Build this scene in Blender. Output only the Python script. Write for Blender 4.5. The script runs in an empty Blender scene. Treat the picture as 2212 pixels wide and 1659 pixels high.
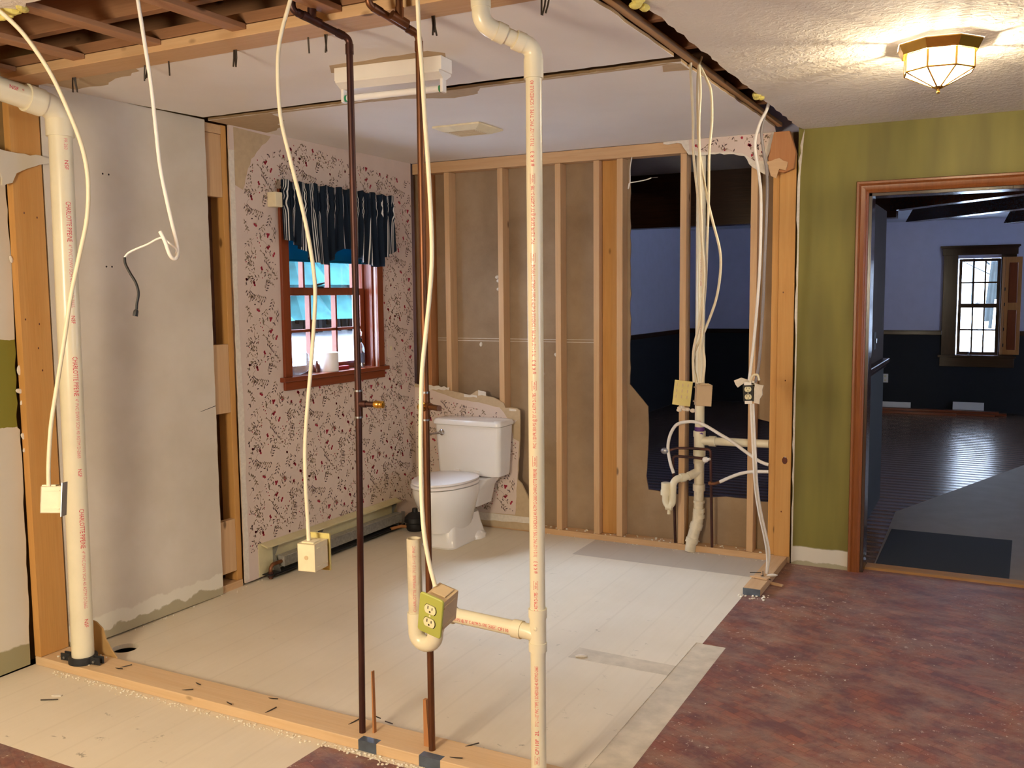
import bpy, bmesh, math, random
from mathutils import Vector, Matrix
from mathutils.geometry import tessellate_polygon

S = bpy.context.scene
COL = S.collection
V = Vector
rnd = random.Random(7)

# ------------------------------------------------------------------ camera
CAM = V((0, 0, 1.563))
CR, CU, CF = V((0.88715148, 0.46137224, -0.00989485)), V((-0.03500825, 0.08866466, 0.99544613)), V((-0.46014853, 0.88276511, -0.09481082))
FPX = 2027.926
cam = bpy.data.objects.new('camera', bpy.data.cameras.new('camera'))
COL.objects.link(cam)
m = Matrix((CR, CU, -CF)).transposed().to_4x4()
m.translation = CAM
cam.matrix_world = m
cam.data.sensor_width = 36.0
cam.data.lens = 36.0 * FPX / 2212.0
cam.data.clip_start = 0.05
S.camera = cam

def lin(r, g=None, b=None):
    if g is None: r, g, b = r
    return tuple((c / 255 / 12.92) if c <= 10 else ((c / 255 + 0.055) / 1.055) ** 2.4 for c in (r, g, b))

# ------------------------------------------------------------------ world, exposure, daylight, lamps
W = bpy.data.worlds.new('overcast_sky'); S.world = W
W.use_nodes = True
bg = W.node_tree.nodes['Background']
bg.inputs['Color'].default_value = (0.66, 0.77, 1.0, 1)
bg.inputs['Strength'].default_value = 13.0
S.view_settings.view_transform = 'Standard'
S.view_settings.look = 'None'
S.view_settings.exposure = 0.0
S.view_settings.gamma = 1.0
S.view_settings.use_curve_mapping = False
S.cycles.use_denoising = True
S.cycles.max_bounces = 10
S.cycles.diffuse_bounces = 5
S.cycles.transparent_max_bounces = 16
S.cycles.sample_clamp_indirect = 60.0
S.cycles.caustics_reflective = False
S.cycles.caustics_refractive = False

sun = bpy.data.lights.new('hazy_west_sun', 'SUN'); sun.energy = 42; sun.color = (0.62, 0.76, 1.0); sun.angle = math.radians(46)
sun_o = bpy.data.objects.new('hazy_west_sun', sun); COL.objects.link(sun_o)
sun_o.rotation_euler = V((0.80, -0.12, -0.62)).to_track_quat('-Z', 'Y').to_euler()

def lamp(name, kind, loc, watts, color, radius=0.03):
    l = bpy.data.lights.new(name, kind); l.energy = watts; l.color = color
    if kind == 'POINT': l.shadow_soft_size = radius
    o = bpy.data.objects.new(name, l); COL.objects.link(o); o.location = loc
    return o
WARM = (1.0, 0.84, 0.60)
lamp('kitchen_ceiling_lamp_bulb', 'POINT', (-0.190, 3.87, 2.380), 36, WARM, 0.009)
lamp('kitchen_ceiling_lamp_bulb', 'POINT', (-0.280, 3.83, 2.380), 36, WARM, 0.009)
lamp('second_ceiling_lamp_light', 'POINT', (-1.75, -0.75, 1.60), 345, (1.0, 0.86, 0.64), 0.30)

R = math.radians

# ------------------------------------------------------------------ placing helpers
def at(u, v, ax, val):                   # photo pixel -> point on the plane coordinate[ax] = val
    d = CR * ((u - 1106) / FPX) - CU * ((v - 829.5) / FPX) + CF
    return CAM + d * ((val - CAM[ax]) / d[ax])
def atd(u, v, dist):
    return CAM + (CR * ((u - 1106) / FPX) - CU * ((v - 829.5) / FPX) + CF) * dist

# ------------------------------------------------------------------ mesh builder
class B:
    def __init__(s): s.v = []; s.f = []; s.mi = []; s.m = 0; s.uv = None
    def add(s, vs, fs):
        o = len(s.v); s.v += [tuple(p) for p in vs]
        for f in fs: s.f.append([i + o for i in f]); s.mi.append(s.m)
    def box(s, x0, x1, y0, y1, z0, z1):
        s.add([(x, y, z) for x in (x0, x1) for y in (y0, y1) for z in (z0, z1)],
              [(0, 1, 3, 2), (4, 6, 7, 5), (0, 4, 5, 1), (2, 3, 7, 6), (0, 2, 6, 4), (1, 5, 7, 3)]); return s
    def obox(s, c, dx, dy, dz, M):       # centre, full sizes, 3x3 matrix with the axes as columns
        c = V(c)
        s.add([c + M @ V((x * dx / 2, y * dy / 2, z * dz / 2)) for x in (-1, 1) for y in (-1, 1) for z in (-1, 1)],
              [(0, 1, 3, 2), (4, 6, 7, 5), (0, 4, 5, 1), (2, 3, 7, 6), (0, 2, 6, 4), (1, 5, 7, 3)]); return s
    def rings(s, rings, cap=True, close=False):
        n = len(rings[0]); o = []
        fs = []
        k = len(rings)
        for i in range(k if close else k - 1):
            for j in range(n):
                a, b = i * n + j, i * n + (j + 1) % n
                c, d = ((i + 1) % k) * n + (j + 1) % n, ((i + 1) % k) * n + j
                fs.append((a, b, c, d))
        if cap and not close:
            fs.append(tuple(range(n))[::-1]); fs.append(tuple(range((k - 1) * n, k * n)))
        s.add([p for r in rings for p in r], fs); return s
    def tube(s, path, r, n=12, cap=True, flat=1.0):
        path = [V(p) for p in path]
        rr = r if isinstance(r, (list, tuple)) else [r] * len(path)
        T = []
        for i in range(len(path)):
            t = path[min(i + 1, len(path) - 1)] - path[max(i - 1, 0)]
            T.append(t.normalized())
        up = V((0, 0, 1)) if abs(T[0].z) < 0.9 else V((1, 0, 0))
        a = T[0].cross(up).normalized(); rg = []
        for i, p in enumerate(path):
            a = (a - T[i] * a.dot(T[i])).normalized(); b = T[i].cross(a)
            rg.append([p + (a * math.cos(q) + b * math.sin(q) * flat) * rr[i] for q in [2 * math.pi * j / n for j in range(n)]])
        return s.rings(rg, cap)
    def lathe(s, prof, c, ax=(0, 0, 1), n=24, cap=True):   # prof: (radius, height) pairs
        ax = V(ax).normalized(); c = V(c)
        a = ax.orthogonal().normalized(); b = ax.cross(a)
        return s.rings([[c + ax * h + (a * math.cos(q) + b * math.sin(q)) * max(r, 1e-5) for q in [2 * math.pi * j / n for j in range(n)]] for r, h in prof], cap)
    def pipe(s, p0, p1, ro, ri, n=24):    # hollow
        p0, p1 = V(p0), V(p1); L = (p1 - p0).length
        ax = (p1 - p0).normalized(); a = ax.orthogonal().normalized(); b = ax.cross(a)
        prof = [(ro, 0), (ro, L), (ri, L), (ri, 0)]
        return s.rings([[p0 + ax * h + (a * math.cos(q) + b * math.sin(q)) * r for q in [2 * math.pi * j / n for j in range(n)]] for r, h in prof], False, True)
    def prism(s, plane, outer, t0, t1, holes=()):  # plane: axis index the polygon is normal to
        def mp(a, b, t): return ((t, a, b), (a, t, b), (a, b, t))[plane]
        loops = [list(outer)] + [list(h) for h in holes]
        tris = tessellate_polygon([[V((a, b, 0)) for a, b in l] for l in loops])
        flat = [p for l in loops for p in l]; n = len(flat)
        vs = [mp(a, b, t0) for a, b in flat] + [mp(a, b, t1) for a, b in flat]
        fs = [tuple(t) for t in tris] + [tuple(i + n for i in t)[::-1] for t in tris]
        o = 0
        for l in loops:
            k = len(l)
            for i in range(k): fs.append((o + i, o + (i + 1) % k, n + o + (i + 1) % k, n + o + i))
            o += k
        s.add(vs, fs); return s
    def ball(s, c, rx, ry=None, rz=None, n=14, m=9, M=None):
        ry = rx if ry is None else ry; rz = rx if rz is None else rz; c = V(c); rg = []
        for i in range(m + 1):
            t = -math.pi / 2 + math.pi * i / m
            q = []
            for j in range(n):
                p = V((math.cos(t) * math.cos(2 * math.pi * j / n) * rx, math.cos(t) * math.sin(2 * math.pi * j / n) * ry, math.sin(t) * rz))
                q.append(c + (M @ p if M else p))
            rg.append(q)
        return s.rings(rg, False)

ORG = {}
def obj(name, b, mats, parent=None, smooth=True, bevel=0, solid=0, noisy=0, weld=True, angle=40):
    me = bpy.data.meshes.new(name)
    o0 = ORG.get(parent.name, V((0, 0, 0))) if parent else V((0, 0, 0))
    me.from_pydata([tuple(V(p) - o0) for p in b.v], [], b.f)
    mats = mats if isinstance(mats, (list, tuple)) else [mats]
    for q in mats: me.materials.append(q)
    me.polygons.foreach_set('material_index', b.mi)
    if weld:
        bm = bmesh.new(); bm.from_mesh(me)
        bmesh.ops.remove_doubles(bm, verts=bm.verts, dist=1e-6)
        bmesh.ops.recalc_face_normals(bm, faces=bm.faces); bm.to_mesh(me); bm.free()
    if smooth:
        me.polygons.foreach_set('use_smooth', [True] * len(me.polygons)); me.set_sharp_from_angle(angle=R(angle))
    o = bpy.data.objects.new(name, me); COL.objects.link(o)
    if parent: o.parent = parent
    ORG[o.name] = o0
    if bevel:
        k = o.modifiers.new('bevel', 'BEVEL'); k.width = bevel; k.segments = 2; k.limit_method = 'ANGLE'; k.angle_limit = R(50)
    if solid:
        k = o.modifiers.new('solid', 'SOLIDIFY'); k.thickness = solid; k.offset = 0
    return o
def tag(o, label, cat, group=None, kind=None):
    o['label'] = label; o['category'] = cat
    if group: o['group'] = group
    if kind: o['kind'] = kind
    return o
def thing(name, label, cat, loc, group=None):
    o = bpy.data.objects.new(name, None); COL.objects.link(o); o.location = loc; o.empty_display_size = 0.05
    ORG[o.name] = V(loc)
    return tag(o, label, cat, group)
def struct(name, b, mats, label=None, **k):
    o = obj(name, b, mats, **k); o['kind'] = 'structure'
    if label: o['label'] = label; o['category'] = name.split('_')[0]
    return o
def jag(p, q, n, amp, seed=1):
    r = random.Random(seed); out = []
    d = V((q[0] - p[0], q[1] - p[1])); nn = V((-d.y, d.x)).normalized()
    for i in range(n):
        t = i / n
        k = 0 if i == 0 else r.uniform(-amp, amp)
        out.append((p[0] + d.x * t + nn.x * k, p[1] + d.y * t + nn.y * k))
    return out
def jagpoly(pts, step, amp, seed=1, which=None):
    out = []
    for i in range(len(pts)):
        p, q = pts[i], pts[(i + 1) % len(pts)]
        L = math.hypot(q[0] - p[0], q[1] - p[1])
        if which is not None and i not in which: out.append(p); continue
        out += jag(p, q, max(1, int(L / step)), amp, seed + i)
    return out
def spline(pts, k=8):                     # Catmull-Rom through the points
    pts = [V(p) for p in pts]; P = [pts[0] * 2 - pts[1]] + pts + [pts[-1] * 2 - pts[-2]]; out = []
    for i in range(1, len(P) - 2):
        for j in range(k):
            t = j / k
            out.append(0.5 * ((2 * P[i]) + (P[i + 1] - P[i - 1]) * t + (2 * P[i - 1] - 5 * P[i] + 4 * P[i + 1] - P[i + 2]) * t * t + (3 * P[i] - P[i - 1] - 3 * P[i + 1] + P[i + 2]) * t ** 3))
    out.append(P[-2]); return out
def arcpts(a, b, c, r, k=8):              # round the corner a-b-c with radius r
    a, b, c = V(a), V(b), V(c); d1 = (a - b).normalized(); d2 = (c - b).normalized()
    ang = d1.angle(d2); t = r / math.tan(ang / 2); p, q = b + d1 * t, b + d2 * t
    cen = b + (d1 + d2).normalized() * (r / math.sin(ang / 2)); u, w = p - cen, q - cen
    n = u.cross(w).normalized(); tot = u.angle(w)
    return [cen + Matrix.Rotation(tot * i / k, 3, n) @ u for i in range(k + 1)]

# ------------------------------------------------------------------ materials
class G:
    def __init__(s, name):
        s.m = bpy.data.materials.new(name); s.m.use_nodes = True; s.t = s.m.node_tree
        s.p = s.t.nodes['Principled BSDF']; s.out = s.t.nodes['Material Output']; s.c = None
    def n(s, kind, **k):
        n = s.t.nodes.new(kind)
        for a, b in k.items(): setattr(n, a, b)
        return n
    def put(s, sock, val):
        if hasattr(val, 'links'): s.t.links.new(val, sock)
        elif isinstance(val, (tuple, list)) and sock.type == 'RGBA': sock.default_value = tuple(val)[:3] + (1,)
        else: sock.default_value = val
    def co(s, scale=(1, 1, 1), rot=(0, 0, 0)):
        if s.c is None: s.c = s.n('ShaderNodeTexCoord').outputs['Object']
        mp = s.n('ShaderNodeMapping'); s.put(mp.inputs[0], s.c)
        mp.inputs['Scale'].default_value = scale; mp.inputs['Rotation'].default_value = rot; return mp.outputs[0]
    def noise(s, co, sc=5, det=4, rough=.55, dist=0):
        n = s.n('ShaderNodeTexNoise'); s.put(n.inputs['Vector'], co); n.inputs['Scale'].default_value = sc
        n.inputs['Detail'].default_value = det; n.inputs['Roughness'].default_value = rough; n.inputs['Distortion'].default_value = dist
        return n.outputs['Fac']
    def voro(s, co, sc=5, out='Distance', rand=1):
        n = s.n('ShaderNodeTexVoronoi'); s.put(n.inputs['Vector'], co); n.inputs['Scale'].default_value = sc; n.inputs['Randomness'].default_value = rand
        return n.outputs[out]
    def wave(s, co, sc=5, dist=2, det=2, dsc=1, direction='X'):
        n = s.n('ShaderNodeTexWave'); s.put(n.inputs['Vector'], co); n.bands_direction = direction
        n.inputs['Scale'].default_value = sc; n.inputs['Distortion'].default_value = dist; n.inputs['Detail'].default_value = det; n.inputs['Detail Scale'].default_value = dsc
        return n.outputs['Fac']
    def ramp(s, fac, stops):
        n = s.n('ShaderNodeValToRGB'); s.put(n.inputs[0], fac); e = n.color_ramp.elements
        while len(e) < len(stops): e.new(0.5)
        for q, (p, c) in zip(e, stops):
            q.position = p; q.color = (tuple(c)[:3] + (1,)) if isinstance(c, (tuple, list)) else (c, c, c, 1)
        return n.outputs[0]
    def mix(s, fac, a, b, mode='MIX'):
        n = s.n('ShaderNodeMix', data_type='RGBA', blend_type=mode)
        s.put(n.inputs[0], fac); s.put(n.inputs[6], a); s.put(n.inputs[7], b); return n.outputs[2]
    def math(s, op, a, b=0.0):
        n = s.n('ShaderNodeMath', operation=op); s.put(n.inputs[0], a); s.put(n.inputs[1], b); return n.outputs[0]
    def sep(s, co):
        n = s.n('ShaderNodeSeparateXYZ'); s.put(n.inputs[0], co); return n.outputs
    def bump(s, h, st=.3, d=.01):
        n = s.n('ShaderNodeBump'); s.put(n.inputs['Height'], h); n.inputs['Strength'].default_value = st; n.inputs['Distance'].default_value = d
        s.t.links.new(n.outputs[0], s.p.inputs['Normal'])
    def fin(s, col, rough=.6, metal=0, spec=.5, **k):
        s.put(s.p.inputs['Base Color'], col); s.put(s.p.inputs['Roughness'], rough); s.put(s.p.inputs['Metallic'], metal)
        s.p.inputs['Specular IOR Level'].default_value = spec
        for a, b in k.items(): s.put(s.p.inputs[a.replace('_', ' ')], b)
        return s.m

def plain(name, rgb, rough=.6, metal=0, var=.08, sc=20, spec=.5, **k):
    g = G(name); c = lin(rgb)
    n = g.noise(g.co(), sc, 4)
    return g.fin(g.ramp(n, [(.3, tuple(x * (1 - var) for x in c)), (.7, tuple(min(1, x * (1 + var)) for x in c))]), rough, metal, spec, **k)

def wood(name, c1, c2, axis, rough=.65, knots=True, grain=1.0, spec=.3):
    g = G(name)
    sc = [16, 16, 16]; sc[axis] = 0.9
    co = g.co(tuple(sc))
    w = g.noise(co, 1.6 * grain, 6, .6, 1.2)
    sc2 = [90, 90, 90]; sc2[axis] = 3
    fine = g.noise(g.co(tuple(sc2)), 1.5, 3)
    c = g.mix(w, lin(c1), lin(c2))
    c = g.mix(g.math('MULTIPLY', fine, .35), c, tuple(x * .55 for x in lin(c2)))
    if knots:
        sk = [7, 7, 7]; sk[axis] = 3.2
        k = g.voro(g.co(tuple(sk)), 1.0)
        c = g.mix(g.ramp(k, [(.05, 1.0), (.10, 0.0)]), c, tuple(x * .35 for x in lin(c2)))
    g.bump(fine, .15, .004)
    return g.fin(c, rough, 0, spec)

M = {}
for ax, nm in enumerate('XYZ'):
    M['pine' + nm] = wood('pine_lumber_' + nm.lower(), (218, 184, 144), (194, 152, 106), ax)
M['pine_yellow'] = wood('yellow_pine', (214, 166, 100), (190, 134, 70), 2)
M['pine_red'] = wood('reddish_pine_Z', (200, 146, 98), (166, 106, 62), 2)
M['joist'] = wood('old_joist', (166, 122, 88), (128, 88, 60), 0)
M['dusty'] = wood('dusty_sill_pine', (226, 200, 166), (208, 170, 124), 0)
M['strap'] = wood('strapping', (190, 144, 106), (150, 106, 72), 1)
for ax, nm in enumerate('XYZ'):
    M['trim' + nm] = wood('stained_oak_' + nm.lower(), (160, 96, 48), (116, 62, 26), ax, .32, False, 2.0, .5)
    M['cherry' + nm] = wood('cherry_stain_' + nm.lower(), (148, 70, 34), (104, 42, 18), ax, .3, False, 2.0, .5)
    M['dark' + nm] = wood('dark_stain_' + nm.lower(), (70, 42, 28), (44, 24, 16), ax, .22, False, 2.0, .5)

M['worn'] = wood('worn_oak_strip', (186, 140, 88), (148, 104, 60), 0, .6, False, 2.0, .3)
M['honey'] = wood('honey_oak', (214, 150, 90), (176, 112, 56), 2, .35, False, 2.0, .4)
def drywall():
    g = G('old_white_drywall'); co = g.co()
    n = g.noise(co, 2.2, 5)
    c = g.mix(g.ramp(n, [(.35, 0.0), (.7, 1.0)]), lin(214, 205, 190), lin(198, 187, 168))
    z = g.sep(g.c)[2]
    zn = g.math('ADD', z, g.math('MULTIPLY', g.noise(co, 9, 4), .09))
    c = g.mix(g.ramp(zn, [(.165, 1.0), (.17, 0.0)]), c, lin(222, 216, 200))
    c = g.mix(g.ramp(zn, [(.10, 1.0), (.105, 0.0)]), c, lin(172, 162, 134))
    g.bump(g.noise(co, 160, 2), .06, .002)
    return g.fin(c, .75, 0, .25)
M['drywall'] = drywall()
def kitchen_left():
    g = G('half_painted_drywall'); co = g.co(); z = g.sep(g.c)[2]
    zn = g.math('ADD', z, g.math('MULTIPLY', g.math('SUBTRACT', g.noise(co, 14, 4), .5), .03))
    c = g.mix(g.noise(co, 3, 4), lin(212, 204, 188), lin(196, 186, 164))
    inb = g.math('MULTIPLY', g.math('GREATER_THAN', zn, 1.035), g.math('LESS_THAN', zn, 1.40))
    c = g.mix(inb, c, lin(126, 120, 44))
    zb = g.math('ADD', z, g.math('MULTIPLY', g.noise(co, 8, 4), .06))
    c = g.mix(g.ramp(zb, [(.13, 1.0), (.135, 0.0)]), c, lin(150, 142, 108))
    return g.fin(c, .7, 0, .25)
M['kleft'] = kitchen_left()
def green():
    g = G('olive_green_paint'); co = g.co()
    n = g.noise(g.co((3.5, 3.5, .5)), 1.6, 3)
    c = g.mix(g.ramp(n, [(.35, 0.0), (.68, 1.0)]), lin(108, 100, 46), lin(130, 122, 56))
    z = g.sep(g.c)[2]
    zn = g.math('ADD', z, g.math('MULTIPLY', g.noise(co, 11, 3), .02))
    c = g.mix(g.ramp(zn, [(.115, 1.0), (.118, 0.0)]), c, lin(214, 208, 190))
    c = g.mix(g.ramp(g.math('ADD', z, g.math('MULTIPLY', g.noise(co, 7, 4), .1)), [(.07, 1.0), (.075, 0.0)]), c, lin(168, 160, 130))
    g.bump(g.noise(co, 140, 2), .05, .002)
    return g.fin(c, .55, 0, .35)
M['green'] = green()
def ceil_smooth():
    g = G('white_ceiling_drywall'); co = g.co()
    c = g.mix(g.noise(co, 3, 5), lin(238, 235, 230), lin(226, 222, 217))
    c = g.mix(g.math('GREATER_THAN', g.sep(g.c)[2], 2.4562), c, lin(150, 124, 92))
    g.bump(g.noise(co, 120, 3, .7), .12, .003)
    return g.fin(c, .85, 0, .2)
M['ceil'] = ceil_smooth()
def ceil_tex():
    g = G('stippled_white_ceiling'); co = g.co()
    c = g.mix(g.noise(co, 3, 5), lin(232, 226, 216), lin(220, 212, 200))
    c = g.mix(g.math('GREATER_THAN', g.sep(g.c)[2], 2.4562), c, lin(150, 124, 92))
    a = g.noise(co, 34, 4, .6, .6)
    g.bump(g.ramp(a, [(.42, 0.0), (.62, 1.0)]), .34, .008)
    return g.fin(c, .8, 0, .25)
M['ceiltex'] = ceil_tex()
def paperback():
    g = G('brown_drywall_paper_back'); co = g.co()
    c = g.mix(g.ramp(g.noise(co, 1.8, 6, .65), [(.3, 0.0), (.7, 1.0)]), lin(168, 146, 120), lin(136, 114, 90))
    v = g.voro(co, 2.6)
    c = g.mix(g.ramp(v, [(.02, 1.0), (.05, 0.0)]), c, lin(206, 200, 192))
    return g.fin(c, .9, 0, .1)
M['paper'] = paperback()
M['gyp'] = plain('broken_gypsum', (214, 206, 192), .95, 0, .08, 60)
M['tan'] = plain('tan_drywall_paper', (186, 164, 132), .9, 0, .06, 30)
M['wallpaper'] = plain('pink_wallpaper', (208, 190, 178), .7, 0, .04, 6, .25)
M['leafdark'] = plain('print_dark_leaf', (92, 76, 74), .7, 0, .05, 6, .2)
M['leafolive'] = plain('print_olive_leaf', (136, 120, 100), .7, 0, .05, 6, .2)
M['printred'] = plain('print_red_flower', (158, 44, 62), .7, 0, .1, 6, .2)
M['vine'] = plain('print_vine_line', (150, 122, 106), .7, 0, .05, 6, .2)
M['hole'] = plain('dark_screw_hole', (40, 34, 28), .9)

def floor_luan():
    g = G('bare_plywood_underlayment'); co = g.co()
    big = g.noise(co, 1.1, 5)
    c = g.mix(g.ramp(big, [(.3, 0.0), (.75, 1.0)]), lin(226, 216, 198), lin(210, 198, 176))
    grain = g.noise(g.co((26, 1.2, 1)), 2.0, 5, .6, .4)
    c = g.mix(g.math('MULTIPLY', grain, .24), c, lin(184, 168, 140))
    seam = g.wave(g.co((1, 1, 1)), 1.55, .25, 1, 1, 'X')
    c = g.mix(g.math('MULTIPLY', g.ramp(seam, [(.0, 1.0), (.012, 0.0)]), .09), c, lin(150, 134, 110))
    x, y = g.sep(g.c)[0], g.sep(g.c)[1]
    mk = g.noise(g.co((9, 14, 1)), 1.0, 6, .7, .8)
    msk = g.math('MULTIPLY', g.ramp(mk, [(.63, 0.0), (.68, 1.0)]), g.ramp(g.noise(g.co(), .9, 2), [(.5, 0.0), (.6, 1.0)]))
    c = g.mix(g.math('MULTIPLY', msk, .65), c, lin(112, 104, 88))
    # darker footprint where the vanity stood
    fp = g.math('MULTIPLY', g.math('GREATER_THAN', y, 5.08), g.math('GREATER_THAN', x, -2.25))
    c = g.mix(g.math('MULTIPLY', fp, .55), c, lin(150, 136, 124))
    g.bump(grain, .06, .003)
    return g.fin(c, .55, 0, .35)
M['luan'] = floor_luan()
M['luan2'] = plain('raw_gray_subfloor', (196, 184, 164), .75, 0, .14, 14, .2)
def vinyl():
    g = G('red_brick_pattern_vinyl'); co = g.co()
    br = g.n('ShaderNodeTexBrick'); g.put(br.inputs['Vector'], g.co((1, 1, 1), (0, 0, R(27)))); br.inputs['Scale'].default_value = 6.5
    br.offset = .5; br.inputs['Color1'].default_value = lin(146, 90, 76) + (1,); br.inputs['Color2'].default_value = lin(104, 72, 74) + (1,)
    br.inputs['Mortar'].default_value = lin(108, 64, 54) + (1,); br.inputs['Mortar Size'].default_value = .012; br.inputs['Brick Width'].default_value = .5; br.inputs['Row Height'].default_value = .25
    n1 = g.noise(co, 4.2, 6, .7, .1)
    c = g.mix(g.ramp(n1, [(.40, 0.0), (.66, .6)]), br.outputs['Color'], lin(138, 86, 66))
    n2 = g.noise(g.co((1, 1, 1), (0, 0, .6)), 6.0, 7, .75, .2)
    c = g.mix(g.ramp(n2, [(.40, .75), (.56, 0.0)]), c, lin(96, 66, 72))
    weave = g.wave(g.co(), 60, 1.5, 2, 2, 'X')
    c = g.mix(g.math('MULTIPLY', weave, .10), c, lin(60, 36, 34))
    dust = g.noise(g.co((1.6, 2.4, 1), (0, 0, .35)), 2.6, 10, .8, .3)
    c = g.mix(g.ramp(dust, [(.44, 0.0), (.74, .62)]), c, lin(170, 150, 130))
    sp = g.noise(co, 42, 3, .7); sp2 = g.noise(co, 2.1, 3)
    c = g.mix(g.math('MULTIPLY', g.ramp(sp, [(.62, 0.0), (.67, .8)]), g.ramp(sp2, [(.46, 0.0), (.58, 1.0)])), c, lin(206, 192, 176))
    g.bump(n2, .05, .002)
    return g.fin(c, .48, 0, .35)
M['vinyl'] = vinyl()
def hardwood():
    g = G('dark_hardwood_planks'); co = g.co()
    x, y, z = g.sep(g.c)
    row = g.math('FLOOR', g.math('MULTIPLY', y, 8.5))
    cb = g.n('ShaderNodeCombineXYZ'); g.put(cb.inputs[0], g.math('MULTIPLY', g.math('ADD', x, g.math('MULTIPLY', row, 1.37)), .8)); g.put(cb.inputs[1], row)
    n = g.noise(cb.outputs[0], 1.3, 2)
    c = g.mix(n, lin(122, 96, 78), lin(88, 66, 54))
    fr = g.math('FRACT', g.math('MULTIPLY', y, 8.5))
    edge = g.ramp(fr, [(.0, 0.0), (.04, 1.0), (.96, 1.0), (1.0, 0.0)])
    c = g.mix(edge, lin(30, 22, 18), c)
    crown = g.math('MULTIPLY', g.math('SUBTRACT', fr, .5), g.math('SUBTRACT', fr, .5))
    g.bump(g.math('ADD', g.math('MULTIPLY', crown, -4.0), g.math('MULTIPLY', n, .3)), .6, .005)
    return g.fin(c, .22, 0, .5)
M['hardwood'] = hardwood()
M['sheet'] = plain('grey_floor_paper', (128, 116, 104), .6, 0, .1, 6)
M['mat'] = plain('black_ribbed_mat', (30, 32, 36), .8, 0, .2, 120)
M['bluewall'] = plain('pale_blue_grey_wall', (196, 194, 214), .8, 0, .03, 8, .2)
M['passage'] = plain('dark_brown_panelling', (56, 42, 36), .75, 0, .1, 6, .2)
M['navy'] = plain('dark_green_wainscot', (16, 22, 28), .75, 0, .1, 8)
M['hallceil'] = plain('hall_white_ceiling', (196, 200, 214), .8, 0, .03, 8)

M['pvc'] = plain('cream_pvc', (226, 218, 190), .28, 0, .05, 7, .5)
M['pvcold'] = plain('stained_old_pvc', (214, 202, 174), .38, 0, .12, 24, .5)
M['pvcred'] = plain('red_pipe_print', (206, 36, 66), .5)
M['pvcfaint'] = plain('faded_red_pipe_print', (214, 128, 128), .5)
M['purple'] = plain('purple_primer', (96, 54, 128), .4)
M['rubber'] = plain('black_rubber', (30, 32, 36), .6, 0, .2, 30)
M['steel'] = plain('galvanized_steel', (150, 152, 156), .35, .9, .15, 30)
M['chrome'] = plain('chrome', (205, 205, 208), .14, 1, .02)
M['bluesteel'] = plain('blue_grey_nail_plate', (104, 116, 132), .45, .6, .25, 16)
M['nail'] = plain('dark_nail', (62, 54, 48), .5, .7, .2, 40)
def oxid(name, base, dark, green_, metal=.85, rough=.38):
    g = G(name); co = g.co()
    n = g.noise(g.co((1, 1, .25)), 9, 5, .65)
    c = g.mix(g.ramp(n, [(.35, 0.0), (.65, 1.0)]), lin(base), lin(dark))
    n2 = g.noise(g.co((1, 1, .3)), 5, 6, .75)
    c = g.mix(g.ramp(n2, [(.64, 0.0), (.72, .7)]), c, lin(green_))
    return g.fin(c, rough, metal)
M['copperdark'] = oxid('tarnished_copper_pipe', (92, 58, 50), (58, 42, 42), (70, 104, 84), .75, .42)
M['copper'] = oxid('copper_pipe', (132, 86, 56), (86, 58, 44), (104, 84, 56), .8, .42)
M['brass'] = plain('brass', (206, 162, 78), .25, .95, .1, 30)
M['cable'] = plain('cream_cable_sheath', (226, 216, 186), .45, 0, .04, 30)
M['cablewhite'] = plain('white_cable_sheath', (226, 222, 214), .5, 0, .04, 30)
M['cablegrey'] = plain('grey_cable_sheath', (140, 132, 130), .5, 0, .06, 30)
M['tape'] = plain('black_cable', (13, 12, 12), .55, 0, .2, 40)
M['box'] = plain('ivory_plastic_box', (222, 210, 176), .45, 0, .06, 20)
M['boxtan'] = plain('tan_plastic_box', (196, 172, 134), .5, 0, .06, 20)
M['ivory'] = plain('ivory_device', (216, 208, 168), .35, 0, .04)
M['greenplate'] = plain('green_painted_plate', (160, 164, 78), .4, 0, .05, 8)
M['yellowplate'] = plain('yellowed_switch_plate', (206, 192, 120), .45, 0, .06, 30)
M['slot'] = plain('dark_slot', (30, 28, 24), .6)
M['porc'] = plain('white_porcelain', (232, 231, 229), .10, 0, .015, 5, .6, Coat_Weight=.4)
M['seat'] = plain('white_toilet_seat', (228, 224, 222), .25, 0, .015, 5)
M['black'] = plain('black_rubber_cup', (24, 24, 28), .55, 0, .2, 20)
M['enamel'] = plain('cream_heater_enamel', (200, 190, 150), .4, 0, .08, 12)
M['fins'] = plain('grey_aluminium_fins', (168, 164, 156), .5, .3, .2, 60)
M['white'] = plain('white_enamel', (226, 222, 214), .4, 0, .03, 10)
M['tubewhite'] = plain('white_fluorescent_tube', (232, 232, 230), .3, 0, .02, 10)
M['greencap'] = plain('green_tube_end', (20, 130, 84), .4)
M['tatters'] = plain('yellow_torn_drywall', (212, 198, 110), .9, 0, .15, 40)
M['plumbbrown'] = plain('brown_glass', (84, 34, 20), .2)
M['redbox'] = plain('red_box', (150, 30, 40), .5)
M['tissue'] = plain('white_tissue', (236, 236, 238), .9, 0, .03, 30)
M['labelred'] = plain('dull_label', (90, 100, 130), .5)
M['snow'] = plain('snow', (236, 240, 246), .9, 0, .04, .4)
M['bark'] = plain('tree_bark', (26, 34, 36), .95, 0, .3, 6)
M['conifer'] = plain('pale_conifer_green', (40, 90, 92), .95, 0, .45, 1.8)
M['crumb'] = plain('plaster_crumbs', (224, 216, 198), .95, 0, .1, 40)
M['cardboard'] = plain('brown_board', (176, 140, 88), .8, 0, .08, 20)

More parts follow.
